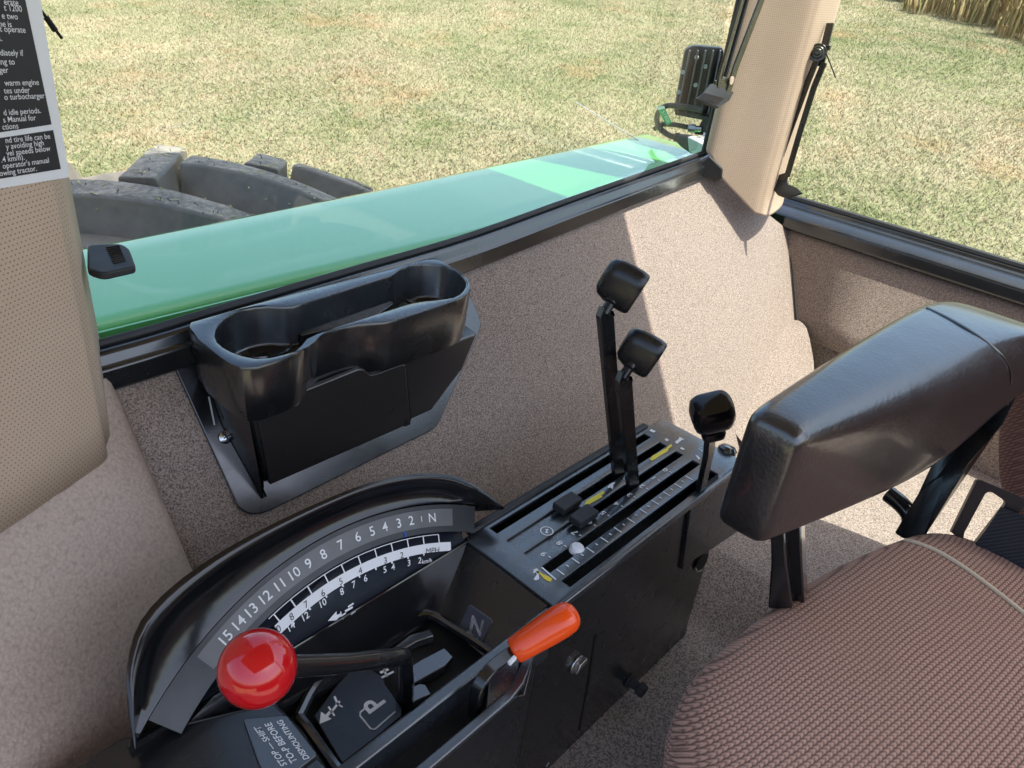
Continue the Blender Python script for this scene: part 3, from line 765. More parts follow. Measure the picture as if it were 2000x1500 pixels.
# dog-leg at the rear of the nearest slot
mk('slot_dogleg', flat([A(.705, .2945, ZC + .0005), A(.728, .2890, ZC + .0005), A(.772, .2890, ZC + .0005), A(.781, .2943, ZC + .0005)]), M['hole'], con)
for yv in slots_y[1:3]:
    mk('slot_guide', prism([A(.486, yv - SW + .0004, ZC - .0035), A(.60, yv - SW + .0004, ZC - .0035), A(.60, yv + SW - .0004, ZC - .0035), A(.486, yv + SW - .0004, ZC - .0035)], (0, 0, -.003)), M['plate'], con)
mk('plate_edge', bar([A(.452, YN - .002, ZC - .004), A(.834, YN - .002, ZC - .004)], .006, .010, (0, 1, 0)), M['plate'], con, bevel=.002)
mk('far_rim', bar([A(.462, .4185, ZC - .002), A(.80, .4185, ZC - .002)], .010, .010, (0, 1, 0)), M['matte'], con, bevel=.003)
mk('rear_knuckle', lathe([(.010, 0), (.013, .004), (.013, .012), (.009, .016), (0, .017)], (.84, .315, ZC - .012), (.3, 0, 1), 16), M['gloss'], con)
# print on the plate
ZP = ZC + .0006
RT, UPD = A(0, 1, 0), A(-1, 0, 0)
items = []
xn = np.linspace(onz(1299, 918, ZC)[0], onz(1063, 1083, ZC)[0], 10)
for k, x_ in enumerate(xn):
    items.append((str(k), A(x_, .3425, ZP), RT, UPD, .0105, 'CENTER', .02))
    items.append(('-', A(x_, .3355, ZP), RT, UPD, .012, 'CENTER', .01))
ticks = []
xt = np.linspace(.492, .742, 21)
for k, x_ in enumerate(xt):
    w_ = .0052 if k % 2 == 0 else .0028
    ticks.append(flat([A(x_ - .0008, .3138 - w_ * (1 if k % 2 == 0 else .2), ZP), A(x_ + .0008, .3138 - w_ * (1 if k % 2 == 0 else .2), ZP), A(x_ + .0008, .3138 + w_, ZP), A(x_ - .0008, .3138 + w_, ZP)]))
def pxp(lst, z): return flat([onz(a, b, z) for a, b in lst])
arrows = [pxp([(1042, 1131), (1045, 1127), (1049, 1122), (1046, 1118), (1041, 1120), (1043, 1112), (1048, 1110), (1055, 1116), (1052, 1118), (1053, 1131), (1047, 1134)], ZP),
          pxp([(1188, 949), (1195, 943), (1203, 941), (1198, 947), (1197, 956), (1192, 952), (1187, 953)], ZP), pxp([(1327, 853), (1336, 858), (1331, 860), (1322, 867), (1318, 863), (1326, 857)], ZP),
          pxp([(1272, 838), (1281, 842), (1277, 845), (1268, 841)], ZP), pxp([(1301, 856), (1307, 859), (1303, 862), (1298, 859)], ZP), pxp([(1331, 873), (1338, 877), (1334, 879), (1328, 876)], ZP),
          pxp([(1057, 1109), (1059, 1107), (1087, 1131), (1085, 1133)], ZP), pxp([(1358, 888), (1363, 890), (1368, 896), (1364, 898)], ZP), pxp([(1365, 876), (1373, 881), (1372, 882), (1364, 877)], ZP)]
cc = onz(1068, 1037, ZP)
ringv = []
for k in range(20):
    a0, a1 = 2 * math.pi * k / 20, 2 * math.pi * (k + 1) / 20
    ringv.append(flat([cc + r_ * A(math.cos(a_), math.sin(a_), 0) for r_, a_ in ((.0062, a0), (.0075, a0), (.0075, a1), (.0062, a1))]))
ringv.append(flat([cc + A(a_, b_, 0) for a_, b_ in ((-.004, -.001), (-.001, -.0035), (.0, -.0005), (.004, .0005), (.001, .0035), (0, .0008))]))
mk('numerals', join(text_vf(items), *ticks, *arrows, *ringv), M['white'], plate, smooth=0)['kind'] = 'stuff'
def cylicon(name, px):
    a = [onz(u_, v_, ZP) for u_, v_ in px]; return mk(name, flat(a), M['yellow'], plate, smooth=0)
cylicon('cylinder_symbol', [(1141, 985), (1146, 977), (1150, 975), (1172, 962), (1175, 959), (1180, 959), (1180, 964), (1175, 967), (1176, 971), (1154, 983), (1149, 986), (1144, 988)])
cylicon('cylinder_symbol', [(1269, 897), (1274, 890), (1279, 888), (1297, 877), (1301, 876), (1305, 871), (1311, 867), (1313, 871), (1306, 876), (1304, 881), (1286, 892), (1279, 897), (1273, 900)])
cylicon('link_symbol', [(1047, 1115), (1053, 1115), (1060, 1121), (1070, 1125), (1078, 1130), (1076, 1136), (1070, 1135), (1062, 1130), (1054, 1121), (1048, 1119)])
mk('detent_marker', lathe([(.0085, 0), (.0082, .004), (.006, .0068), (0, .0078)], onz(1127, 1070, ZC) - A(0, 0, .004), (0, 0, 1), 16), M['white'], con)
# sloping panel with the N badge
NP0, NP1 = A(.4515, 0, -.5535), A(.392, 0, -.603)
def npan(px, py, off=0.):
    d = nrm(NP1 - NP0); n = nrm(np.cross(d, (0, 1, 0))); n = n if n[2] > 0 else -n
    return onp(px, py, NP0 + n * off, n), n, d
_, NN, ND = npan(920, 1200)
mk('badge_panel', prism([NP0 + A(0, .296, 0), NP0 + A(0, .4125, 0), NP1 + A(0, .4, 0), NP1 + A(0, .296, 0)], -NN * .004), M['paint'], con, bevel=.001)
bd_ = rnd([npan(a, b, .0005)[0] for a, b in ((917, 1181), (963, 1213), (941, 1258), (895, 1232))], .003)
bdg = mk('neutral_badge', prism(bd_, NN * .0016), M['badge'], con, bevel=.0006)
mk('badge_frame', tube(bd_ + [bd_[0]], .0009, 6), M['strip'], bdg)
cN = npan(929, 1218, .0021)[0]
e0, e1_, e2_ = npan(917, 1226, .0021)[0], npan(942, 1237, .0021)[0], npan(922, 1200, .0021)[0]
mk('letter', fit('N', e0 * .5 + npan(920, 1213, .0021)[0] * .5, e1_ * .5 + npan(945, 1224, .0021)[0] * .5, e2_ - e0, .03), M['white'], bdg, smooth=0)
# quadrant dial
TH = math.radians(50); U_ = A(0, math.cos(TH), math.sin(TH)); Nn = A(0, -math.sin(TH), math.cos(TH)); D0 = A(0, .41, -.55)
def dial(x, s, n=0.): return A(x, 0, 0) + D0 + U_ * s + Nn * n
CX, CS = .31, -.254
def arc(ang, r, n=0.): return dial(CX + r * math.sin(ang), CS + r * math.cos(ang), n)
def dpx(px, py, n=0.): return onp(px, py, D0 + Nn * n, Nn)
AL, AR = math.radians(-36), math.radians(30.5)
mk('dial_plate', prism([arc(a, .299, -.001) for a in np.linspace(AL, math.radians(27.5), 30)] + [dial(.449, .004, -.001), dial(.449, .0, -.001), dial(.13, .0, -.001)], -Nn * .004), M['decal'], con, smooth=0)
mk('dial_strip', loft([[arc(a, .299, 0), arc(a, .299, .003), arc(a, .327, .003), arc(a, .327, -.004)] for a in np.linspace(AL, AR, 40)], closed=False), M['strip_dark'], con, smooth=40)
n15, nN = math.radians(-24.5), math.radians(23.2)
strip = mk('number_window', loft([[arc(a, .3050, .0034), arc(a, .3225, .0034)] for a in np.linspace(n15 - .035, nN + .035, 40)], closed=False), M['strip'], con, smooth=0)
pos = {15: (436, 1243), 14: (463, 1215), 13: (489, 1191), 12: (517, 1167), 11: (547, 1143), 10: (575, 1123), 9: (604, 1103), 8: (633, 1085), 7: (667, 1068), 6: (700, 1052), 5: (728, 1041), 4: (753, 1033), 3: (780, 1026), 2: (804, 1021), 1: (824, 1018), 'N': (845, 1019)}
it = []
for k, (a, b) in pos.items():
    p = dpx(a, b, .004); ang = math.atan2(p[0] - CX, (p - D0).dot(U_) - CS)
    it.append((str(k), arc(ang, .3135, .004), A(math.cos(ang), 0, 0) - U_ * math.sin(ang), A(math.sin(ang), 0, 0) + U_ * math.cos(ang), .0128 if k not in (1,) else .008, 'CENTER', .008))
mk('numerals', text_vf(it), M['white'], strip, smooth=0)
dp_ = bpy.data.objects['dial_plate']
b0a, b1a = math.radians(-15.5), math.radians(25)
band = mk('speed_band', loft([[arc(a, .2795, .0), arc(a, .2885, .0)] for a in np.linspace(b0a, b1a, 30)], closed=False), M['white'], dp_, smooth=0)
tk = []
for a in np.linspace(b0a + .02, b1a - .05, 11): tk.append(flat([arc(a - .0022, .2885, .0001), arc(a + .0022, .2885, .0001), arc(a + .0022, .2965, .0001), arc(a - .0022, .2965, .0001)]))
for a in np.linspace(b0a + .05, b1a - .12, 9): tk.append(flat([arc(a - .003, .2775, .0001), arc(a + .003, .2775, .0001), arc(a + .003, .2797, .0001), arc(a - .003, .2797, .0001)]))
tk.append(loft([[arc(a, .2963, .0001), arc(a, .2971, .0001)] for a in np.linspace(b0a, b1a - .05, 24)], closed=False))
def dtext(lst, size, bold=.0, n=.0002, it_=0):
    o_ = []
    for s_, a, b in lst:
        p = dpx(a, b, n); ang = math.atan2(p[0] - CX, (p - D0).dot(U_) - CS); r_ = math.hypot(p[0] - CX, (p - D0).dot(U_) - CS)
        rt_ = A(math.cos(ang), 0, 0) - U_ * math.sin(ang); up_ = A(math.sin(ang), 0, 0) + U_ * math.cos(ang)
        o_.append((s_, p, rt_, up_ + rt_ * .2, size, 'CENTER', bold))
    return text_vf(o_)
km = [('14', 568, 1225), ('12', 596, 1205), ('10', 630, 1179), ('8', 668, 1156), ('7', 691, 1142), ('6', 714, 1130), ('5', 752, 1113), ('4', 768, 1108), ('3', 799, 1100), ('2', 820, 1095)]
arrow = [[(640, 1213), (657, 1194), (658, 1201), (667, 1197), (668, 1203), (660, 1207), (661, 1211)], [(664, 1195), (666, 1194), (671, 1209), (669, 1210)], [(673, 1192), (688, 1184), (690, 1187), (675, 1196)], [(679, 1184), (690, 1177), (691, 1180), (680, 1187)], [(684, 1198), (694, 1191), (695, 1194), (686, 1201)], [(667, 1201), (675, 1196), (676, 1199), (668, 1204)]]
mk('speed_print', join(dtext(km, .0085, .008), dtext([('km/h', 834, 1096)], .0062, .006), *tk, *[flat([dpx(a, b, .0001) for a, b in q]) for q in arrow]), M['white'], dp_, smooth=0)['kind'] = 'stuff'
mk('speed_figures', join(dtext([('10', 541, 1232), ('8', 570, 1205), ('7', 598, 1181), ('6', 631, 1159), ('5', 666, 1136), ('4', 704, 1115), ('3', 753, 1095), ('2', 785, 1085)], .0085, 0., .0003), dtext([('MPH', 845, 1076)], .0085, 0., .0003)), M['blackprint'], band, smooth=0)['kind'] = 'stuff'
mk('pen_mark', tube([dpx(789, 1039, .0036), dpx(792, 1044, .0036), dpx(791, 1049, .0036)], .0009, 5), M['blue'], con)
mk('dial_edge', tube([dial(.20, -.001, .0005), dial(.45, -.001, .0005)], .0012, 6), M['gloss'], con)
# hood over the dial
ho = [(262, 1462), (252, 1400), (247, 1330), (252, 1280), (268, 1225), (300, 1180), (350, 1134), (420, 1085), (490, 1045), (560, 1010), (630, 978), (700, 950), (760, 933), (820, 925), (870, 927), (905, 937), (950, 962), (985, 992)]
NH = .022
rim = resample(cat([onp(a, b, D0 + Nn * NH, Nn) for a, b in ho], 4), 44)
angs = np.linspace(math.radians(-39), math.radians(28.8), 44)
rings = []
for i, (rp_, a) in enumerate(zip(rim, angs)):
    q0 = arc(a, .3275, -.002); q1 = arc(a, .3285, .006)
    inw = (q1 - rp_)
    h1 = rp_ + inw * .62 - Nn * .006; h2 = rp_ + inw * .30 + Nn * .0015; h3 = rp_ + inw * .16 + Nn * .004; h4 = rp_ + inw * .06 + Nn * .002
    bk = nrm(-inw + Nn * inw.dot(Nn))
    b1 = rp_ - Nn * .006 - bk * .001; b2 = rp_ - Nn * .020 - bk * .006; b3 = rp_ - Nn * .05 - bk * .018; b4 = b3 - A(0, 0, .10)
    rings.append([q0, q1, h1, h2, h3, h4, rp_, b1, b2, b3, b4])
mk('dial_hood', loft(rings, closed=False), M['hood'], con, smooth=60, solid=.002)
# bevel below the dial, gate well and its plates
mk('gate_bevel', prism([dial(.13, -.0012, -.001), dial(.452, -.0012, -.001), A(.40, .386, -.603), A(.16, .386, -.603)], (0, .004, -.003)), M['gloss'], con)
mk('gate_floor', box(.12, .40, .2955, .392, -.625, -.612), M['hole'], con)
ZG = -.600
for px_ in ([(612, 1398), (660, 1335), (695, 1298), (712, 1300), (750, 1322), (752, 1335), (765, 1352), (785, 1382), (783, 1398), (735, 1440), (668, 1492)],
            [(760, 1272), (800, 1240), (840, 1228), (848, 1242), (815, 1252), (788, 1268), (772, 1282)],
            [(800, 1302), (822, 1288), (868, 1264), (886, 1282), (868, 1302), (808, 1336), (797, 1325)],
            [(789, 1348), (820, 1334), (832, 1336), (842, 1355), (808, 1372), (796, 1362)]):
    gpl = mk('gate_plate', prism([onz(a, b, ZG) for a, b in px_], (0, 0, -.010)), M['decal'] if px_[0][0] == 612 else M['gate'], con, bevel=.0012)
    if px_[0][0] == 612: gmain = gpl
zg = ZG + .0004
gi = [pxp([(624, 1414), (627, 1390), (636, 1396), (643, 1388), (647, 1391), (641, 1400), (648, 1404)], zg), pxp([(640, 1381), (643, 1379), (655, 1397), (652, 1399)], zg), pxp([(644, 1391), (662, 1368), (665, 1371), (648, 1394)], zg), pxp([(651, 1361), (655, 1359), (663, 1377), (659, 1379)], zg), pxp([(656, 1371), (670, 1380), (668, 1382), (655, 1374)], zg),
      pxp([(741, 1312), (757, 1305), (760, 1309), (744, 1316)], zg), pxp([(744, 1322), (768, 1310), (770, 1313), (747, 1325)], zg), pxp([(748, 1305), (752, 1305), (757, 1322), (753, 1322)], zg)]
bx_ = [(716, 1381), (704, 1391), (703, 1398), (724, 1424), (732, 1425), (772, 1390)]
bw = tube([onz(a, b, zg) for a, b in bx_], .0009, 5)
mk('gate_print', join(text_vf([('P', onz(733, 1374, zg), RT, UPD, .026, 'CENTER', .02)]), *gi, bw), M['white'], gmain, smooth=0)['kind'] = 'stuff'
mk('gate_lip', tube(cat([onz(a, b, -.594) for a, b in ((583, 1400), (612, 1345), (660, 1292), (720, 1246), (785, 1213), (828, 1201), (852, 1206), (885, 1226), (930, 1254), (980, 1290))], 4), .0048, 8), M['gloss'], con)
mk('gate_front_lip', tube([onz(a, b, -.594) for a, b in ((583, 1400), (600, 1420), (655, 1498), (680, 1530))], .0048, 8), M['gloss'], con)
# front block with the warning label
mk('front_block', prism([A(-.1, .2955, -.575), A(-.1, .43, -.575), A(.10, .43, -.560), A(.203, .378, -.5565), A(.205, .345, -.557), A(.200, .2955, -.5575)], (0, 0, -.10)), M['paint'], con, bevel=.004)
ZL = -.5545
lab = mk('warning_label', prism(rnd([onz(a, b, ZL) for a, b in ((474, 1404), (560, 1397), (620, 1474), (604, 1485), (560, 1520), (520, 1520), (505, 1490))], .003), (0, 0, -.006)), M['plate'], con, bevel=.0005)
zl = ZL + .0004
mk('lettering', join(*[fit(s_, onz(*a, zl), onz(*b, zl), onz(a[0] - 21, a[1] + 7, zl) - onz(*a, zl), .012) for s_, a, b in (('STOP — SHIFT', (556, 1495), (502, 1419)), ('TO-P BEFORE', (576, 1489), (523, 1412)), ('DISMOUNTING', (600, 1482), (546, 1407)))]), M['white'], lab, smooth=0)
# fasteners on the flank
c_ = ony(1125, 1296, YN); mk('push_latch', join(lathe([(.012, 0), (.012, .003), (.0, .003)], c_, (0, -1, 0), 16), prism([c_ + A(-.009, -.003, -.004), c_ + A(.010, -.003, .002), c_ + A(.008, -.003, .010), c_ + A(-.004, -.003, .008)], (0, -.006, 0))), M['chrome'], con, bevel=.001)
c_ = ony(1228, 1328, YN); mk('flank_bolt', join(lathe([(.011, 0), (.011, .004), (.007, .0045), (.007, .016), (.010, .0165), (.010, .026), (.0, .027)], c_, (0, -1, 0), 6)), M['matte'], con, bevel=.0008)
mk('flank_seam', tube([ony(1163, 1240, YN), ony(1150, 1330, YN), ony(1132, 1425, YN)], .0022, 6), M['gloss'], con)
mk('flank_crease', tube([ony(1347, 998, YN - .003), ony(1332, 1110, YN - .003)], .0016, 6), M['gloss'], con)
xx = ony(1067, 1497, YN); mk('edge_scratch', tube([xx, xx + A(.004, 0, .004)], .0008, 5), M['zinc'], con)

# ------------------------------------------------------------------ levers
def lever(name, label, base, bend, top, w1, mat=None):
    t_ = thing(name, label, 'lever', base, 'remote levers on the slotted plate')
    mk('shaft', bar([base - A(0, 0, .03), base, base + (bend - base) * .12 + A(0, 0, 0), bend, bend + (top - bend) * .12], w1, .0075, (1, -.25, .3)), M['paint'], t_, bevel=.0012)
    return t_
def rrect(c, ax, side, a, b, r=.35, n=5):
    ax = nrm(ax); u = nrm(np.array(side, float) - ax * ax.dot(np.array(side, float))); v = np.cross(ax, u)
    pts = rnd([A(-a, -b, 0), A(a, -b, 0), A(a, b, 0), A(-a, b, 0)], min(a, b) * 2 * r, n)
    return [np.array(c, float) + p[0] * u + p[1] * v for p in pts]
def knob(parent, c, ax, side, s=1.0):
    """faceted grip: narrow neck, flared flat underside, rounded cap"""
    ax = nrm(ax); up_ = nrm(np.array(side, float) - ax * ax.dot(np.array(side, float))); wv_ = np.cross(ax, up_)
    tear = rnd([A(-.0165, .017, 0), A(.0165, .017, 0), A(.0195, .004, 0), A(.0125, -.013, 0), A(.006, -.023, 0), A(-.006, -.023, 0), A(-.0125, -.013, 0), A(-.0195, .004, 0)], .007, 4)
    rg = []
    for h, q in ((-.0185, .42), (-.0175, .66), (-.014, .84), (-.007, .95), (.002, 1.0), (.011, 1.0), (.0155, .97), (.0175, .9), (.0180, .84)):
        rg.append([np.array(c, float) + ax * h * s + (wv_ * t_[0] + up_ * t_[1]) * q * s for t_ in tear])
    mk('knob', loft(rg), M['knob'], parent, smooth=32)
def neck(parent, a, b):
    d = nrm(b - a); L = np.linalg.norm(b - a)
    mk('neck', lathe([(.0055, 0), (.0055, L * .3), (.0078, L * .36), (.0074, L * .6), (.006, L * .8)], a, d, 14), M['knob'], parent, smooth=40)
b_ = A(.682, .3775, -.556); n_ = ony(1180, 612, .3775); k_ = ony(1216, 551, .3775)
t_ = lever('tall_lever', 'tallest black lever with blocky knob on the slotted plate', b_, n_, k_, .016); knob(t_, k_, (.34, -.78, -.30), (.42, .05, .88), 1.14); neck(t_, n_, k_)
b_ = A(.677, .352, -.556); n_ = ony(1216, 738, .352); k_ = ony(1253, 681, .352)
t_ = lever('short_lever', 'shorter black lever right beside the tallest lever', b_, n_, k_, .016); knob(t_, k_, (.34, -.78, -.30), (.42, .05, .88), 1.10); neck(t_, n_, k_)
b_ = A(.735, .292, -.556); n_ = ony(1384, 885, .286); k_ = ony(1391, 812, .284)
t_ = thing('hitch_lever', 'small black lever nearest the armrest, at the rear slot', 'lever', b_, 'remote levers on the slotted plate')
mk('shaft', bar([b_ - A(0, 0, .03), b_, n_, k_], .015, .007, (1, 0, .3)), M['paint'], t_, bevel=.001)
axk = nrm(k_ - n_ + A(-.01, 0, 0))
mk('knob', loft([rrect(k_ + axk * h * 1.12, axk, (.8, -.6, 0), a * 1.15, b * 1.15, .36) for h, a, b in ((-.034, .007, .007), (-.031, .0115, .0105), (-.026, .0118, .011), (-.022, .0095, .009), (-.017, .0105, .0095), (-.008, .0185, .0145), (.004, .0205, .0165), (.016, .0195, .0155), (.022, .0165, .0125), (.0245, .010, .008))]), M['hood'], t_, smooth=30)
for (a, b), lb in (((1108, 983), 'black stop block on the guide slot further from the operator'), ((1140, 1008), 'black stop block on the guide slot nearer the numerals')):
    c_ = onz(a, b, ZC + .006); s_ = thing('stop_block', lb, 'slider stop', c_ - A(0, 0, .008), 'slider stops on the lever plate')
    mk('block', obox(c_, A(.0165, 0, 0), A(0, .0088, 0), A(0, 0, .0048)), M['matte'], s_, bevel=.0016, seg=3)
    mk('stem', obox(c_ - A(0, 0, .010), A(.006, 0, 0), A(0, .0045, 0), A(0, 0, .005)), M['matte'], s_)
# gear lever
BC = ray(503, 1305) * (.495 / F)
gl_ = thing('gear_lever', 'black bent gear lever with glossy red ball knob', 'lever', (.30, .33, -.61))
e1 = ony(776, 1291, .332); e2 = ony(792, 1350, .333)
d_ = nrm(BC - e1)
pth = [e2 - A(0, 0, .03), e2, e2 * .45 + e1 * .55 + A(.004, 0, 0), e1 + A(.006, 0, .0), e1 + d_ * .012 + A(.0, 0, .004), e1 + d_ * .03 + A(0, 0, .003), BC * .5 + e1 * .5, BC]
pth = cat(pth, 4)
mk('rod', tube(pth, .0078, 12), M['paint'], gl_, smooth=60)
Rb = .0252
mk('ball_knob', lathe([(Rb * math.sin(a), -Rb * math.cos(a)) for a in np.linspace(.02, math.pi - .02, 24)], BC, (0, .2, 1), 40), M['red'], gl_, smooth=0)
# orange lever in the channel
ol = thing('hand_lever', 'bent black hand lever with bright orange rubber grip', 'lever', (.33, .272, -.58))
g0 = ony(1003, 1272, .274); g1 = ony(1112, 1203, .252)
pth = cat([ony(925, 1400, .270), ony(932, 1350, .270), ony(948, 1318, .271), ony(975, 1292, .273), g0 + (g1 - g0) * .08], 4)
mk('arm', bar(pth, .011, .006, (0, 1, .3)), M['paint'], ol, bevel=.0012)
ax = nrm(g1 - g0); Lg = np.linalg.norm(g1 - g0)
mk('grip', lathe([(.004, -.001), (.0105, 0), (.0122, .002), (.0128, Lg * .2), (.0145, Lg * .6), (.0150, Lg * .85), (.0142, Lg * .98), (.0115, Lg * 1.07), (.0075, Lg * 1.12), (.003, Lg * 1.14)], g0, ax, 28), M['orange'], ol, smooth=60)
pa = ony(1000, 1290, .262); mk('paint_dab', obox(pa, A(.004, 0, .001), A(0, .002, 0), A(0, 0, .002)), M['white'], ol, bevel=.001)

# ------------------------------------------------------------------ seat
seat = thing('operator_seat', 'brown knit operator seat with black vinyl armrest', 'seat', (.65, -.15, -.80))
so_ = [(1312, 1450), (1319, 1385), (1345, 1328), (1402, 1270), (1500, 1190), (1600, 1125), (1700, 1078), (1760, 1056), (1800, 1046), (1850, 1052), (1920, 1082), (2000, 1130)]
ol_ = [onz(a, b, -.572) for a, b in so_] + [A(.92, -.10, -.572), A(.93, -.25, -.572), A(.91, -.42, -.572), A(.84, -.47, -.572), A(.55, -.50, -.572), A(.44, -.46, -.572), A(.385, -.35, -.572), A(.372, -.15, -.572), A(.385, .02, -.572), A(.40, .08, -.572)]
ol_ = orient(resample(cat(ol_, 5, True), 90, True))
cen = sum(ol_) / len(ol_)
def scl(q, dz): return [cen + (p - cen) * A(q, q, 1) + A(0, 0, dz) for p in ol_]
rings = [scl(.93, -.16), scl(.975, -.09), scl(1.0, -.03), scl(.997, -.005), scl(.98, .010), scl(.945, .021), scl(.88, .028), scl(.75, .033), scl(.5, .037), scl(.25, .038), scl(.04, .038)]
cush = mk('cushion', loft(rings), M['knit'], seat, smooth=0)
pip = [hit(cush, a, b, .0012) for a, b in ((1768, 1057), (1790, 1062), (1830, 1078), (1880, 1108), (1940, 1152), (1998, 1198))]
pip.append(pip[-1] * 2 - pip[-2])
mk('piping', tube(cat(pip, 4), .0024, 7), m_plain('pale_piping', (.62, .52, .38), .8, .2, 400, .3, 500), cush)
mk('seat_pan', prism([p + A(0, 0, -.165) for p in inset(ol_, .05, 0)], (0, 0, -.06)), M['matte'], seat)
bl_ = [onx(a, b, 1.15) for a, b in ((2010, 660), (1985, 725), (1963, 800), (1958, 865), (1968, 930), (2000, 972))]
bcx = 1.15
rings = []
for q, ins in ((-.07, .03), (-.055, .008), (-.02, 0), (.04, .0), (.08, .02)):
    zt = cat(bl_, 4); yl = min(p[1] for p in zt) - .5
    loop = [p + A(q, -ins, 0) for p in zt] + [A(bcx + q, yl, zt[-1][2] + ins), A(bcx + q, yl, -.17), A(bcx + q, zt[0][1] - .12, -.17), A(bcx + q, zt[0][1] - .03, -.21)]
    rings.append(loop)
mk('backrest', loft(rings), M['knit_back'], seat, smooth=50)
# armrest
def asec(x, y0, y1, z0, z1, r):
    rr_ = r if isinstance(r, list) else [r] * 4
    return rnd([A(x, y0, z0), A(x, y1, z0), A(x, y1, z1), A(x, y0, z1)], rr_, 5)
arm = [(.566, .160, .199, -.442, -.342, .008), (.570, .155, .204, -.450, -.334, [.012, .010, .010, .012]), (.582, .151, .2065, -.454, -.329, [.016, .012, .012, .018]), (.62, .142, .207, -.458, -.328, [.018, .016, .016, .034]), (.70, .124, .205, -.466, -.325, [.02, .016, .018, .05]), (.80, .098, .202, -.468, -.323, [.02, .016, .02, .06]), (.88, .075, .198, -.458, -.322, [.03, .016, .02, .06]), (.935, .062, .195, -.432, -.3225, [.04, .016, .02, .05]), (.985, .05, .192, -.405, -.324, [.03, .016, .02, .04]), (1.04, .04, .186, -.395, -.330, .03), (1.085, .045, .172, -.40, -.345, .026), (1.10, .07, .15, -.39, -.36, .014)]
arm = [(q[0], q[1], q[2], q[3], q[4] + .006, [w_ * 1.25 for w_ in (q[5] if isinstance(q[5], list) else [q[5]] * 4)]) for q in arm]
ar = mk('armrest', loft([asec(*q) for q in arm]), M['armvinyl'], seat, smooth=0, sub=1)
sm_ = [hit(ar, a, b, .0004) for a, b in ((1810, 602), (1850, 621), (1900, 650), (1945, 684), (1970, 714), (1975, 742), (1967, 790), (1940, 848), (1905, 886), (1870, 902))]
mk('seam_piping', tube(cat([q for q in sm_ if q is not None], 4), .0015, 7), M['armvinyl'], ar)
pst = [onx(a, b, .63) for a, b in ((1504, 1030), (1564, 1030), (1568, 1100), (1562, 1172), (1508, 1172), (1506, 1100))]
mk('armrest_post', join(prism([onx(1504, 1020, .63), onx(1532, 1020, .63), onx(1536, 1100, .63), onx(1548, 1190, .63), onx(1500, 1190, .63), onx(1506, 1100, .63)], (.03, .01, 0)), prism([onx(1536, 1020, .65), onx(1564, 1020, .65), onx(1567, 1100, .65), onx(1572, 1190, .65), onx(1548, 1190, .65), onx(1540, 1100, .65)], (.03, .01, 0))), M['gloss'], seat, bevel=.002)
brk = [onx(1985, 700, .985), onx(2010, 730, .99), onx(1960, 830, .95), onx(1895, 905, .915), onx(1800, 1062, .885), onx(1762, 1052, .885), onx(1810, 975, .90), onx(1842, 905, .925), onx(1930, 800, .96)]
mk('side_bracket', prism(brk, (.008, .012, -.004)), M['paint'], seat, bevel=.002)
mk('swivel_tube', tube(cat([onx(1735, 965, .94), onx(1760, 985, .935), onx(1778, 1010, .93), onx(1775, 1045, .93)], 4), .011, 12), M['gloss'], seat)
# seat belt
belt = thing('seat_belt', 'dark seat belt webbing threaded through a metal slot by the seat', 'seat belt', onx(1930, 1070, .90))
fr_ = [(1858, 1040), (1910, 935), (1975, 962), (2010, 978), (1992, 1002), (1908, 1078)]
ho_ = [(1882, 1052), (1884, 1040), (1926, 962), (1936, 960), (1966, 980), (1962, 988), (1900, 1068)]
outr = resample([onx(a, b, .905) for a, b in fr_], 40, True); innr = resample([onx(a, b, .905) for a, b in ho_], 40, True)
innr = roll(innr, outr[0])
def same(a_, b_):
    n0 = sum(np.cross(a_[i], a_[(i + 1) % len(a_)]) for i in range(len(a_))); n1 = sum(np.cross(b_[i], b_[(i + 1) % len(b_)]) for i in range(len(b_)))
    return b_ if n0.dot(n1) > 0 else [b_[0]] + b_[1:][::-1]
innr = same(outr, innr); bk_ = A(.008, .003, -.004)
mk('anchor_slot', loft([outr, innr, [p + bk_ for p in innr], [p + bk_ for p in outr]], True, False, False, wrap=True), m_plain('scuffed_brown_black', (.030, .024, .024), .38, .5, 30, .15, 300), belt, bevel=.0012)
mk('webbing', prism([onx(a, b, .899) for a, b in ((1902, 1070), (1955, 990), (2060, 1030), (2060, 1190))], (.002, 0, -.002)), M['webbing'], belt)

# ------------------------------------------------------------------ window latches
def latch(label, armpts, thick, paddle, lip, mat='olive'):
    t_ = thing('window_latch', label, 'window latch', armpts[0][-1], 'window latches'); return t_
# side window latch, hanging in front of the rear post
lt = thing('window_latch', 'black slotted window latch hanging on the left side of the rear post', 'window latch', ony(1400, 200, .672), 'window latches')
YL = .676
def L(px, py, o=0.): return ony(px, py, YL + o)
mk('arm', join(bar([L(1462, -60), L(1449, 0), L(1405, 150), L(1402, 172)], .010, .004, (1, 0, .2)), bar([L(1502, -60), L(1487, 0), L(1437, 130), L(1420, 185)], .018, .004, (1, 0, .2)), prism([L(1398, 158), L(1432, 150), L(1426, 190), L(1396, 178)], (0, .004, 0))), M['olive'], lt, bevel=.0012)
mk('slot_rod', bar([L(1470, -40, .006), L(1416, 150, .006)], .006, .005, (1, 0, .2)), M['hole'], lt)
mk('slot_eye', lathe([(.007, 0), (.007, .002), (0, .002)], L(1428, 157, -.003), (0, -1, 0), 14), M['perf'], lt)
pd = [L(1393, 163), L(1376, 182, -.006), L(1360, 192, -.016)]; pe = [L(1434, 180), L(1425, 196, -.006), L(1404, 210, -.016)]
pad = mk('paddle', sheet([pd, pe]), M['matte'], lt, smooth=0, solid=.006, bevel=.001)
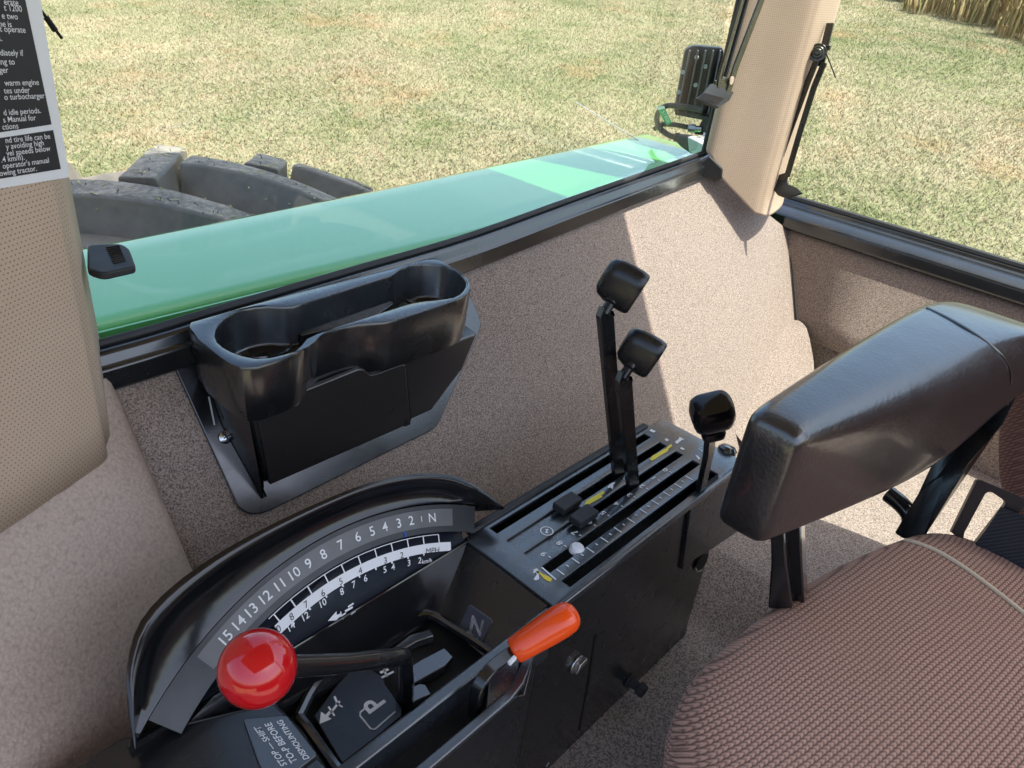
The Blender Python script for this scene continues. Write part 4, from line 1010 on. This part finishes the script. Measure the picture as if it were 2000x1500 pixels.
def ribs(name, parent, P0, P1, Q0, Q1, n, r=.0007):
    ms_ = []
    for k in range(n):
        q = (k + .5) / n; ms_.append(tube([P0 * (1 - q) + P1 * q, Q0 * (1 - q) + Q1 * q], r, 5))
    o_ = mk(name, join(*ms_), M['paint'], parent); o_['kind'] = 'stuff'; return o_
ribs('grip_ribs', pad, L(1376, 181, -.008), L(1364, 190, -.0175), L(1416, 192, -.008), L(1402, 203, -.0175), 7)
# rear window latch
XR = 1.50
def Q(px, py, o=0.): return onx(px, py, XR + o)
lr = thing('window_latch', 'olive black rear window latch on the right side of the rear post', 'window latch', Q(1530, 380), 'window latches')
mk('arm', join(bar([Q(1596, 115), Q(1578, 160), Q(1545, 250), Q(1509, 352)], .0115, .004, (0, 1, .2)), bar([Q(1610, 122), Q(1590, 170), Q(1565, 250), Q(1537, 345)], .0115, .004, (0, 1, .2)), prism([Q(1509, 345), Q(1541, 335), Q(1536, 356), Q(1505, 362)], (.004, 0, 0))), M['olive'], lr, bevel=.001)
mk('pivot', lathe([(.016, 0), (.016, .003), (.011, .0035), (.010, .008), (.006, .0085), (.005, .012), (0, .0125)], Q(1597, 103, -.003), (-.9, -.3, .2), 20), M['olive'], lr, bevel=.0006)
mk('bracket', join(bar([Q(1622, 45, .02), Q(1610, 95, .01), Q(1602, 130, .01)], .014, .005, (0, 1, 0)), obox(Q(1612, 92, .006), A(.004, 0, 0), A(0, .010, 0), A(0, 0, .004))), M['olive'], lr, bevel=.001)
mk('tie', tube([Q(1611, 98), Q(1622, 125), Q(1632, 152)], .0012, 6), M['hole'], lr)
pd = [Q(1506, 352), Q(1507, 366, -.004), Q(1518, 380, -.014), Q(1535, 386, -.024)]; pe = [Q(1537, 350), Q(1539, 360, -.004), Q(1556, 366, -.014), Q(1566, 376, -.024)]
mk('paddle', sheet([pd, pe]), M['matte'], lr, smooth=0, solid=.006, bevel=.001)
# front latch: paddle beside the front post
lf = thing('window_latch', 'black ribbed latch paddle sticking out behind the front post', 'window latch', ony(225, 510, .655), 'window latches')
ZW = ony(225, 505, .675)[2]
def W(px, py, o=0.): return onz(px, py, ZW + o)
pdl = mk('paddle', prism(rnd([W(170, 478), W(236, 475), W(252, 484), W(264, 516), W(262, 520), W(200, 534), W(170, 525)], .006), (0, 0, -.007)), M['matte'], lf, bevel=.0018, seg=3)
mk('underside', prism([W(200, 530, -.007), W(262, 519, -.007), W(256, 524, -.007), W(210, 536, -.007)], (0, 0, -.004)), M['matte'], lf)
ribs('grip_ribs', pdl, W(206, 482, .0005), W(222, 516, .0005), W(232, 478, .0005), W(246, 510, .0005), 9)
tz = thing('cable_tie', 'black cable tie end poking out behind the front post', 'cable tie', ony(120, 76, .665))
mk('tail', join(tube([ony(80, 20, .665), ony(96, 42, .665), ony(121, 75, .665)], .0012, 6)), M['hole'], tz)
mk('head', join(tube([ony(90, 34, .665), ony(108, 60, .665)], .0022, 6)), M['hole'], tz)

# ------------------------------------------------------------------ work light on the fender
wlx = 1.66
def K(px, py, o=0.): return onx(px, py, wlx + o)
wl = thing('work_light', 'black finned work lamp standing on the rear of the fender', 'work lamp', K(1370, 270))
mk('housing', prism(rnd([K(1338, 97, .03), K(1354, 89, .03), K(1414, 94, .03), K(1405, 242, .03), K(1316, 220, .03)], .008), (.03, .02, 0)), M['alu'], wl, bevel=.003)
tops = [1346, 1362, 1377, 1392, 1406, 1420]
for i, tx in enumerate(tops):
    mk('fin', prism([K(tx, 97, .028), K(tx - 24, 218, .028), K(tx - 24, 220, -.004), K(tx, 99, -.004)], (.0005, -.0035, 0)), M['fin'], wl, bevel=.0006)
mk('base_bar', prism([K(1318, 214, 0), K(1402, 232, 0), K(1400, 240, 0), K(1318, 224, 0)], (.03, .01, 0)), M['alu'], wl, bevel=.001)
for a, b in ((1334, 141), (1326, 180), (1361, 112), (1378, 130), (1359, 166)):
    mk('bolt', lathe([(.0048, 0), (.0048, .003), (.003, .0035), (0, .001)], K(a, b, .022 if a < 1340 else .004), (-1, -.2, 0), 12), M['zinc'], wl)
mk('bracket', prism([K(1388, 205, .012), K(1404, 205, .012), K(1392, 268, .012), K(1356, 262, .012)], (.02, .01, 0)), M['paint'], wl, bevel=.001)
mk('stem_nut', join(lathe([(.010, 0), (.010, .016), (.007, .017), (.007, .03)], K(1345, 250, 0), nrm((.4, -.9, .1)), 10)), M['chrome'], wl)
mk('cable', tube(cat([K(1372, 216, -.01), K(1345, 210, -.015), K(1310, 206, -.02), K(1292, 212, -.02), K(1283, 228, -.02), K(1287, 248, -.02), K(1305, 263, -.02), K(1325, 270, -.02)], 5), .0065, 10), M['matte'], wl)
mk('second_cable', tube(cat([K(1278, 252, .04), K(1295, 243, .04), K(1320, 244, .04), K(1345, 249, .04)], 5), .006, 10), M['matte'], wl)
cn = mk('plug_boot', loft([[p for p in rrect(K(1318 + 40 * q, 266 + 18 * q, -.02 - .02 * q), K(1360, 285) - K(1318, 266), (0, 0, 1), a_, a_ * .8, .4)] for q, a_ in ((0, .008), (.1, .011), (.15, .009), (.5, .015), (1, .019))]), M['matte'], wl)
mk('plug_body', obox(K(1366, 287, -.05), nrm(K(1380, 293) - K(1355, 282)) * .022, A(0, .006, .016), nrm(np.cross(nrm(K(1380, 293) - K(1355, 282)), A(0, .006, .016))) * .016), M['zinc'], wl, bevel=.003)
mk('plug_nut', lathe([(.011, 0), (.011, .008), (.006, .009), (.006, .014), (0, .014)], K(1376, 271, -.03), (0, 0, 1), 6), M['chrome'], wl)
tgp = [K(1283, 208, -.03), K(1297, 207, -.03), K(1312, 240, -.03), K(1303, 245, -.03), K(1292, 228, -.03)]
tgo = mk('cable_tag', prism(tgp, (.001, .001, 0)), M['greentag'], wl)
mk('tag_band', prism([K(1282, 209, -.0315), K(1297, 207, -.0315), K(1299, 212, -.0315), K(1285, 215, -.0315)], (-.0005, 0, 0)), M['white'], tgo)
mk('tag_print', text_vf([('STEDI', K(1300, 228, -.0315), K(1307, 242, 0) - K(1292, 214, 0), K(1304, 226) - K(1296, 230), .012, 'CENTER', .01)]), M['white'], tgo, smooth=0)
wr = thing('streak', 'thin pale wire sticking up from the green fender', 'streak', onz(1247, 274, ZF))  # thin pale line, drawn as a slim tube rising from the fender
p0 = onz(1247, 274, ZF); mk('streak_tube', tube([p0, onx(1180, 233, p0[0] + .06), onx(1124, 199, p0[0] + .12)], .0011, 6), M['zinc'], wr)

for o_ in bpy.data.objects:
    if '_w' in o_: del o_['_w']
